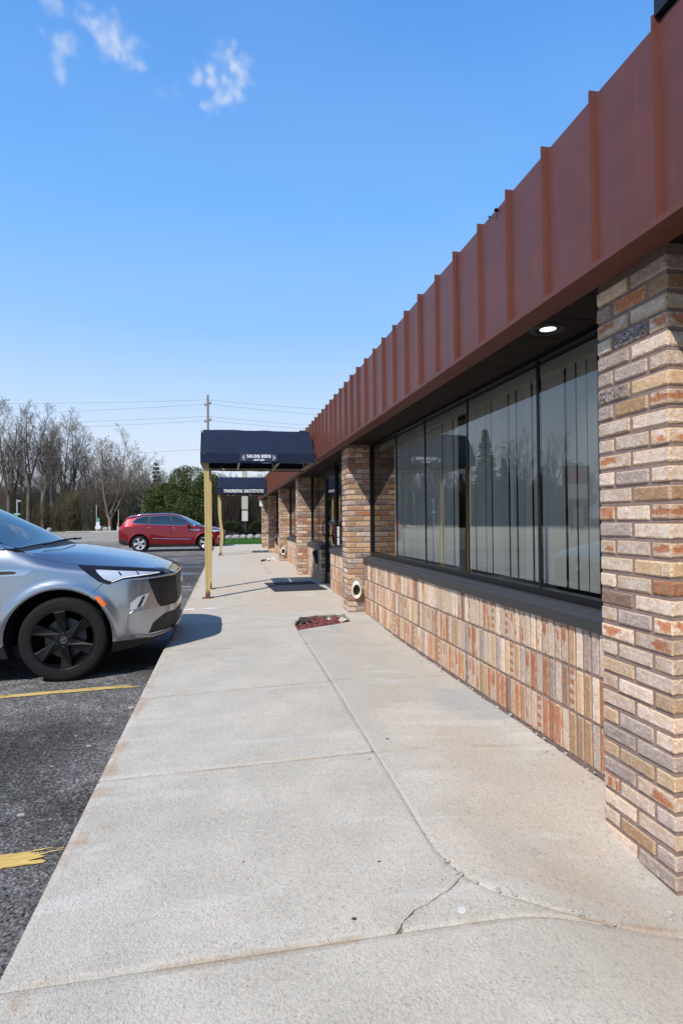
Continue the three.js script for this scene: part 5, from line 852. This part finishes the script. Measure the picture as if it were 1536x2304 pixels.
const lumpy = (seed, rx, ry, rz, cy, nLump) => { const R0 = rng(seed), L = []; for (let k = 0; k < nLump; k++) { const th = R0() * 6.28, v = R0() * 2 - 1; const hh = Math.sqrt(1 - v * v); L.push([V3(Math.cos(th) * hh * rx * .78, cy + v * ry * .80, Math.sin(th) * hh * rz * .78), .22 + .20 * R0()]); } return R => { const [c, r] = L[Math.floor(R() * L.length)]; const th = R() * 6.28, v = R() * 2 - 1, hh = Math.sqrt(1 - v * v), rad = r * Math.min(rx, ry) * 1.25 * Math.cbrt(.25 + .75 * R()); const out = V3(Math.cos(th) * hh, v, Math.sin(th) * hh); const p = c.clone().addScaledVector(out, rad); if (p.y < .15) return null; return [p, out]; }; };
const CED = [leafCrown(31, 48000, .062, lumpy(101, 2.2, 2.9, 2.0, 2.9, 46), cedarCols), leafCrown(32, 44000, .062, lumpy(102, 1.9, 2.5, 1.9, 2.5, 40), cedarCols)];
const cedTrunk = (() => { const a = { P: [], N: [], I: [] }; makeTube(a, [V3(0, -.2, 0), V3(.1, 2, .05), V3(0, 4, .1)], .2, .06, 7); for (let k = 0; k < 7; k++) { const q = k * 2.4; makeTube(a, [V3(.05, .8 + k * .4, 0), V3(Math.cos(q) * 1.3, 1.4 + k * .45, Math.sin(q) * 1.3)], .06, .02, 4); } return accGeo(a); })();
[[0, -3.0, -52, 1.04, 1.1, 'tallest dark green cedar behind the canopy posts'], [1, -5.2, -53, .98, .96, 'rounded dark green cedar behind the red car'], [1, -1.2, -54, 1.1, 1.13, 'dark green cedar behind the far canopy'], [0, -4.2, -55.5, .95, .9, 'dark green cedar filling the back of the clump'], [1, -6.4, -55, .62, .60, 'small cedar at the left end of the clump'], [1, -16.5, -101, .62, .62, 'dark low evergreen behind the boulder and posts'], [1, -14.4, -102, .55, .66, 'dark low evergreen right of the boulder']].forEach(([k, x, z, s, sy, l], i) => { const t = thing('evergreen_tree', l, 'tree', 'evergreens across the lot'); mesh('trunk', cedTrunk, barkDark, t); mesh('crown', CED[k], leafMat, t); t.position.set(x, -.2, z); t.scale.set(s, sy, s); t.rotation.y = i * 1.7; });
{ // spruces and a thin conifer: tiers of drooping boughs
  const conifer = (seed, H, rB, tiers, sparse, cols) => { const R = rng(seed), a = { P: [], N: [], I: [] }; makeTube(a, [V3(0, -.2, 0), V3(0, H * .5, 0), V3(0, H, 0)], H * .014, .015, 6); const tips = []; for (let k = 0; k < tiers; k++) { const t = k / tiers, y = H * (.08 + .9 * t), r = rB * (1 - t) ** .9 * (.8 + .4 * R()) + .1, m = sparse ? 4 : 7; for (let j = 0; j < m; j++) { const q = j / m * 6.28 + R() * 1.5, p0 = V3(0, y, 0), p1 = V3(Math.cos(q) * r, y - r * .12 + (sparse ? .05 : -.1), Math.sin(q) * r); makeTube(a, [p0, p1], .02, .008, 3); tips.push([p0, p1]); } } const crown = leafCrown(seed + 1, sparse ? 1600 : 11000, sparse ? .12 : .2, Rr => { const [p0, p1] = tips[Math.floor(Rr() * tips.length)]; const t = sparse ? .35 + .65 * Rr() : .1 + .9 * Rr(); const p = p0.clone().lerp(p1, t).add(V3((Rr() - .5) * .3, (Rr() - .6) * .35, (Rr() - .5) * .3)); const o = p1.clone().sub(p0).normalize(); o.y -= .3; return [p, o]; }, cols); return [accGeo(a), crown]; };
  const sp = conifer(41, 18, 3.4, 30, false, [[.03, .05, .022], [.04, .065, .03], [.05, .075, .035]]), th = conifer(45, 9.4, 1.5, 17, true, [[.06, .075, .05], [.08, .09, .06]]);
  [[-41, -95, 1, 'tall spruce reflected in the large window'], [-45.5, -97, .72, 'shorter spruce beside the tall one in the window reflection']].forEach(([x, z, s, l]) => { const t = thing('spruce_tree', l, 'tree', 'spruces across the road'); mesh('trunk', sp[0], barkDark, t); mesh('crown', sp[1], leafMat, t); t.position.set(x, -.3, z); t.scale.setScalar(s); });
  const t = thing('thin_conifer', 'thin sparse conifer sticking up left of the cedars', 'tree'); mesh('trunk', th[0], bark, t); mesh('crown', th[1], leafMat, t); t.position.set(-8.6, -.3, -75);
}
{ // clipped round bushes
  const R0 = rng(9); const ball = leafCrown(61, 15000, .045, R => { const th = R() * 6.28, v = R() * 1.35 - .35, hh = Math.sqrt(Math.max(0, 1 - Math.min(1, v * v))), o = V3(Math.cos(th) * hh, v, Math.sin(th) * hh), r = .80 + .2 * Math.sqrt(R()) + .035 * Math.sin(th * 5 + v * 7); return [V3(o.x * r * .80, .60 + o.y * r * .62, o.z * r * .80), o]; }, [[.045, .065, .014], [.06, .085, .02], [.08, .10, .025]]);
  const stem = (() => { const a = { P: [], N: [], I: [] }; for (let k = 0; k < 9; k++) { const q = k * .7; makeTube(a, [V3(0, -.05, 0), V3(Math.cos(q) * .45, .8, Math.sin(q) * .45)], .03, .01, 4); } return accGeo(a); })();
  [[.36, -43.4, 1.0, 'clipped round bush left of the beige sign post'], [2.35, -43.2, 1.0, 'clipped round bush right of the beige sign post']].forEach(([x, z, s, l]) => { const t = thing('round_bush', l, 'bush', 'clipped round bushes by the lawn'); mesh('stems', stem, barkDark, t); mesh('foliage', ball, leafMat, t); t.position.set(x, 0, z); t.scale.setScalar(s); });
}
{ // lawn past the end of the walk
  const turf = tex(256, 256, (u, v) => { const k = .7 + .6 * noise2(u * 90, v * 90, 3) * noise2(u * 20, v * 20, 7); return [.05 * k, .125 * k, .022 * k]; });
  const m = new THREE.MeshStandardMaterial({ map: turf, roughness: 1 }); const g = box(-.58, 7, -.25, -.03, -30.75, -42); struct('lawn', g, m); const g2 = box(-20.5, -3, -.3, -.05, -97, -106); struct('lawn_001', g2, m); struct('gravel_bed', box(-.58, 7, -.25, -.01, -42.02, -47), std(.30, .28, .25, 1)); struct('far_verge', box(-64, -20.6, -.3, -.16, -93, -100), std(.16, .15, .08, 1));
  const R = rng(12), a = { P: [], N: [], I: [] }; for (let k = 0; k < 7; k++) { const x = (R() - .5) * .06, z = (R() - .5) * .06, h = .035 + .03 * R(), b = a.P.length / 3; a.P.push(x - .004, 0, z, x + .004, 0, z, x + (R() - .5) * .02, h, z + (R() - .5) * .02); for (let j = 0; j < 3; j++) a.N.push(0, .8, .6); a.I.push(b, b + 1, b + 2); }
  const im = new THREE.InstancedMesh(accGeo(a), new THREE.MeshStandardMaterial({ color: lin(.06, .16, .026), roughness: 1, side: THREE.DoubleSide }), 9000), M = new THREE.Matrix4(); for (let k = 0; k < 9000; k++) { M.makeRotationY(R() * 6); M.setPosition(-.55 + R() * 4.5, -.03, -30.8 - R() * 11); im.setMatrixAt(k, M); } im.name = 'grass'; im.castShadow = im.receiveShadow = true; tag(im, 'short green grass past the end of the walk', 'grass', null, 'stuff'); scene.add(im);
  struct('kerb', box(-24, -3, -.25, -.08, -94, -94.4), std(.5, .48, .44, .9));
}
{ // boulders
  const rock = (seed, sx, sy, sz) => { const g = new THREE.IcosahedronGeometry(1, 3), p = g.attributes.position; for (let i = 0; i < p.count; i++) { const x = p.getX(i), y = p.getY(i), z = p.getZ(i); const k = .62 + .62 * fbm(x * 1.5 + seed, y * 1.5 + z * 1.9 + seed * 2, 4, seed); p.setXYZ(i, x * k * sx, y * k * sy, z * k * sz); } g.computeVertexNormals(); return g; };
  const tanR = std(.42, .33, .25, .95), grey = std(.27, .26, .245, .95); const put = (g, x, y, z, m, l, gr) => { const o = mesh('boulder', g, m); o.position.set(x, y, z); tag(o, l, 'boulder', gr); };
  put(rock(3, .95, .55, .6), -18.95, .1, -95.6, tanR, 'tan boulder beside the small white sign across the lot'); put(rock(5, .55, .3, .4), -28.1, 0, -97.4, grey, 'low grey boulder at the foot of the left trees', 'boulders under the left trees'); put(rock(7, .42, .42, .4), -27.2, .05, -97.3, grey, 'round grey boulder right of the low one under the left trees', 'boulders under the left trees');
  const names = ['first grey boulder from the left behind the lawn', 'second grey boulder from the left behind the lawn', 'third grey boulder from the left behind the lawn', 'fourth grey boulder from the left behind the lawn', 'fifth grey boulder from the left behind the lawn', 'last grey boulder behind the lawn by the building corner'];
  [[.15, .26], [.62, .3], [1.12, .28], [1.66, .3], [2.2, .27], [2.7, .3]].forEach(([x, s], i) => put(rock(11 + i, s * 1.05, s * .8, s), x, .06, -42 + (i % 2) * .15, grey, names[i], 'boulders edging the lawn'));
}
{ // beige sign post with boxes
  const t = thing('sign_post', 'tall square beige sign post with service boxes behind the lawn', 'post'); t.position.set(1.32, 0, -44.3); const beige = std(.40, .37, .31, .7);
  mesh('column', box(-.19, .19, 2.05, 7.2, .17, -.17), beige, t); mesh('lower_cabinet', chamferBox(.44, .78, .36, .01).translate(0, 1.60, .03), std(.52, .50, .45, .6), t); mesh('upper_cabinet', chamferBox(.46, .98, .38, .01).translate(.0, 2.58, .03), beige, t); mesh('base', box(-.13, .13, -.1, 1.2, .13, -.13), std(.015, .015, .015, .7), t); mesh('meter_panel', box(-.28, -.23, 2.2, 3.0, .2, -.1), std(.06, .065, .07, .5), t); mesh('collar', box(-.17, .17, 1.99, 2.09, .17, -.17), std(.02, .02, .02, .7), t);
}
const steel = std(.38, .39, .40, .5, { metalness: .5 });
{ // utility pole and wires
  const t = thing('utility_pole', 'tall wooden utility pole rising behind the near canopy', 'pole'); t.position.set(-2.62, -.3, -85); t.rotation.y = .42; mesh('pole', new THREE.CylinderGeometry(.15, .21, 19.7, 10).translate(0, 9.85, 0), std(.22, .19, .165, 1), t); for (const [y, w] of [[18.4, .9], [16.0, 1.1]]) { const c = mesh('crossarm', box(-.09, .09, y - .09, y + .09, w, -w), std(.2, .17, .15, 1), t); const ins = []; for (const z of [-.8, .8]) for (const x of [-.16, .16]) ins.push(cyl(x, y - .05, y + .35, z, .05, .05, 7)); mesh('insulators', merge(ins), std(.25, .26, .28, .4), c); }
  const wire = (y, yl, yr, r, l) => { const pts = []; for (let k = 0; k <= 24; k++) { const q = k / 24, x = lerp(-75, -2.62, q); pts.push(V3(x, lerp(yl, y, q) - 1.1 * Math.sin(Math.PI * q) * .9, -85)); } for (let k = 1; k <= 16; k++) { const q = k / 16; pts.push(V3(lerp(-2.62, 45, q), lerp(y, yr, q) - 1.0 * Math.sin(Math.PI * q), -85)); } const m = mesh('power_line', tube(pts, r * .62, 4, 90), std(.20, .22, .25, .7)); tag(m, l, 'power line', 'power lines on the utility pole'); };
  wire(18.7, 17.5, 18.8, .028, 'highest power line crossing the sky'); wire(18.1, 14.6, 17.4, .028, 'second power line from the top crossing the sky'); wire(16.3, 14.2, 16.0, .028, 'third power line from the top crossing the sky'); wire(15.7, 13.0, 15.6, .028, 'fourth power line from the top crossing the sky'); wire(11.6, 9.5, 11, .03, 'lowest power line crossing the tree tops');
  const b = thing('lamp_post', 'slim grey lamp post beside the near canopy posts', 'lamp post'); b.position.set(-1.5, -.3, -60); mesh('pole', new THREE.CylinderGeometry(.06, .09, 5.6, 8).translate(0, 2.8, 0), steel, b); mesh('arm', tube([[0, 5.3, 0], [-.6, 5.55, 0], [-1.1, 5.62, 0]].map(q => V3(...q)), .035, 6), steel, b); mesh('lamp_head', chamferBox(.42, .14, .2, .03).translate(-1.2, 5.6, 0), std(.6, .62, .64, .4), b);
  const b2 = thing('lamp_post', 'tall pale lamp post reflected in the large window', 'lamp post'); b2.position.set(-36, -.3, -76); mesh('pole', new THREE.CylinderGeometry(.08, .13, 11.5, 8).translate(0, 5.75, 0), steel, b2); mesh('arm', tube([[0, 11.3, 0], [1.2, 11.7, 0]].map(q => V3(...q)), .05, 6), steel, b2); mesh('lamp_head', chamferBox(.7, .16, .3, .03).translate(1.4, 11.7, 0), steel, b2);
}
{ // signs and posts across the lot
  const s = thing('street_sign', 'green street-name sign on a grey post at the left', 'sign'); s.position.set(-30.05, -.3, -92); mesh('post', new THREE.CylinderGeometry(.09, .09, 5.0, 8).translate(0, 2.5, 0), std(.42, .43, .46, .5), s); const bl = mesh('blade', box(-.48, .48, 2.68, 2.98, .11, .09), std(.015, .20, .12, .5), s); mesh('lettering', box(-.34, .34, 2.78, 2.88, .125, .115), std(.7, .74, .72, .6), bl); mesh('cap', box(.0, .5, 4.7, 4.85, .05, -.05), std(.6, .6, .62, .5), s);
  const p = thing('small_sign', 'small white and green sign on the far side of the lot', 'sign'); p.position.set(-19.55, -.25, -94.8); mesh('post', box(-.05, .05, 0, .6, .05, -.05), steel, p); mesh('white_panel', box(-.26, .26, .62, 1.52, .05, -.05), std(.66, .69, .74, .6), p); mesh('lower_panel', box(-.38, .38, .42, .95, .07, .051), std(.62, .64, .70, .6), p); mesh('green_panel', box(-.26, .26, 1.53, 2.15, .05, -.05), std(.10, .26, .19, .6), p);
  [[-17.81, 'white post with an orange top right of the tan boulder'], [-16.66, 'white post with an orange top beside the red car']].forEach(([x, l]) => { const b = thing('marker_post', l, 'post', 'orange-topped marker posts'); b.position.set(x, -.25, -94.8); mesh('shaft', new THREE.CylinderGeometry(.085, .085, .85, 10).translate(0, .425, 0), std(.78, .77, .75, .6), b); mesh('orange_band', new THREE.CylinderGeometry(.088, .088, .7, 10).translate(0, 1.20, 0), std(.55, .08, .03, .6), b); });
  [[-20.2, 4.3, 'thin bare pole rising behind the small white sign'], [-16.9, 3.6, 'thin pale pole rising behind the orange-topped posts']].forEach(([x, h, l]) => { const b = mesh('thin_pole', new THREE.CylinderGeometry(.06, .07, h, 7).translate(0, h / 2, 0), std(.4, .4, .4, .6)); b.position.set(x, -.3, -97); tag(b, l, 'pole', 'thin poles across the lot'); });
  // roadside sign that shows only in the window glass
  const g = thing('roadside_sign', 'brown roadside pylon sign with a domed top reflected in the window', 'sign'); g.position.set(-26, -.25, -45); mesh('pedestal', box(-.5, .5, 0, 2.4, .25, -.25), std(.22, .18, .15, .8), g); mesh('board', chamferBox(2.4, 3.6, .5, .05).translate(0, 4.2, 0), std(.09, .06, .055, .7), g); mesh('sign_panel', box(-.95, .95, 3.1, 4.4, .27, .252), std(.36, .34, .30, .6), g); mesh('red_panel', box(-.95, .95, 4.7, 5.6, .27, .252), std(.2, .04, .035, .6), g); const dome = new THREE.SphereGeometry(.9, 24, 12, 0, 6.3, 0, 1.57); dome.scale(1, .6, .28); mesh('domed_top', dome.translate(0, 6.0, 0), std(.3, .33, .38, .4), g);
}
renderer.render(scene, camera);
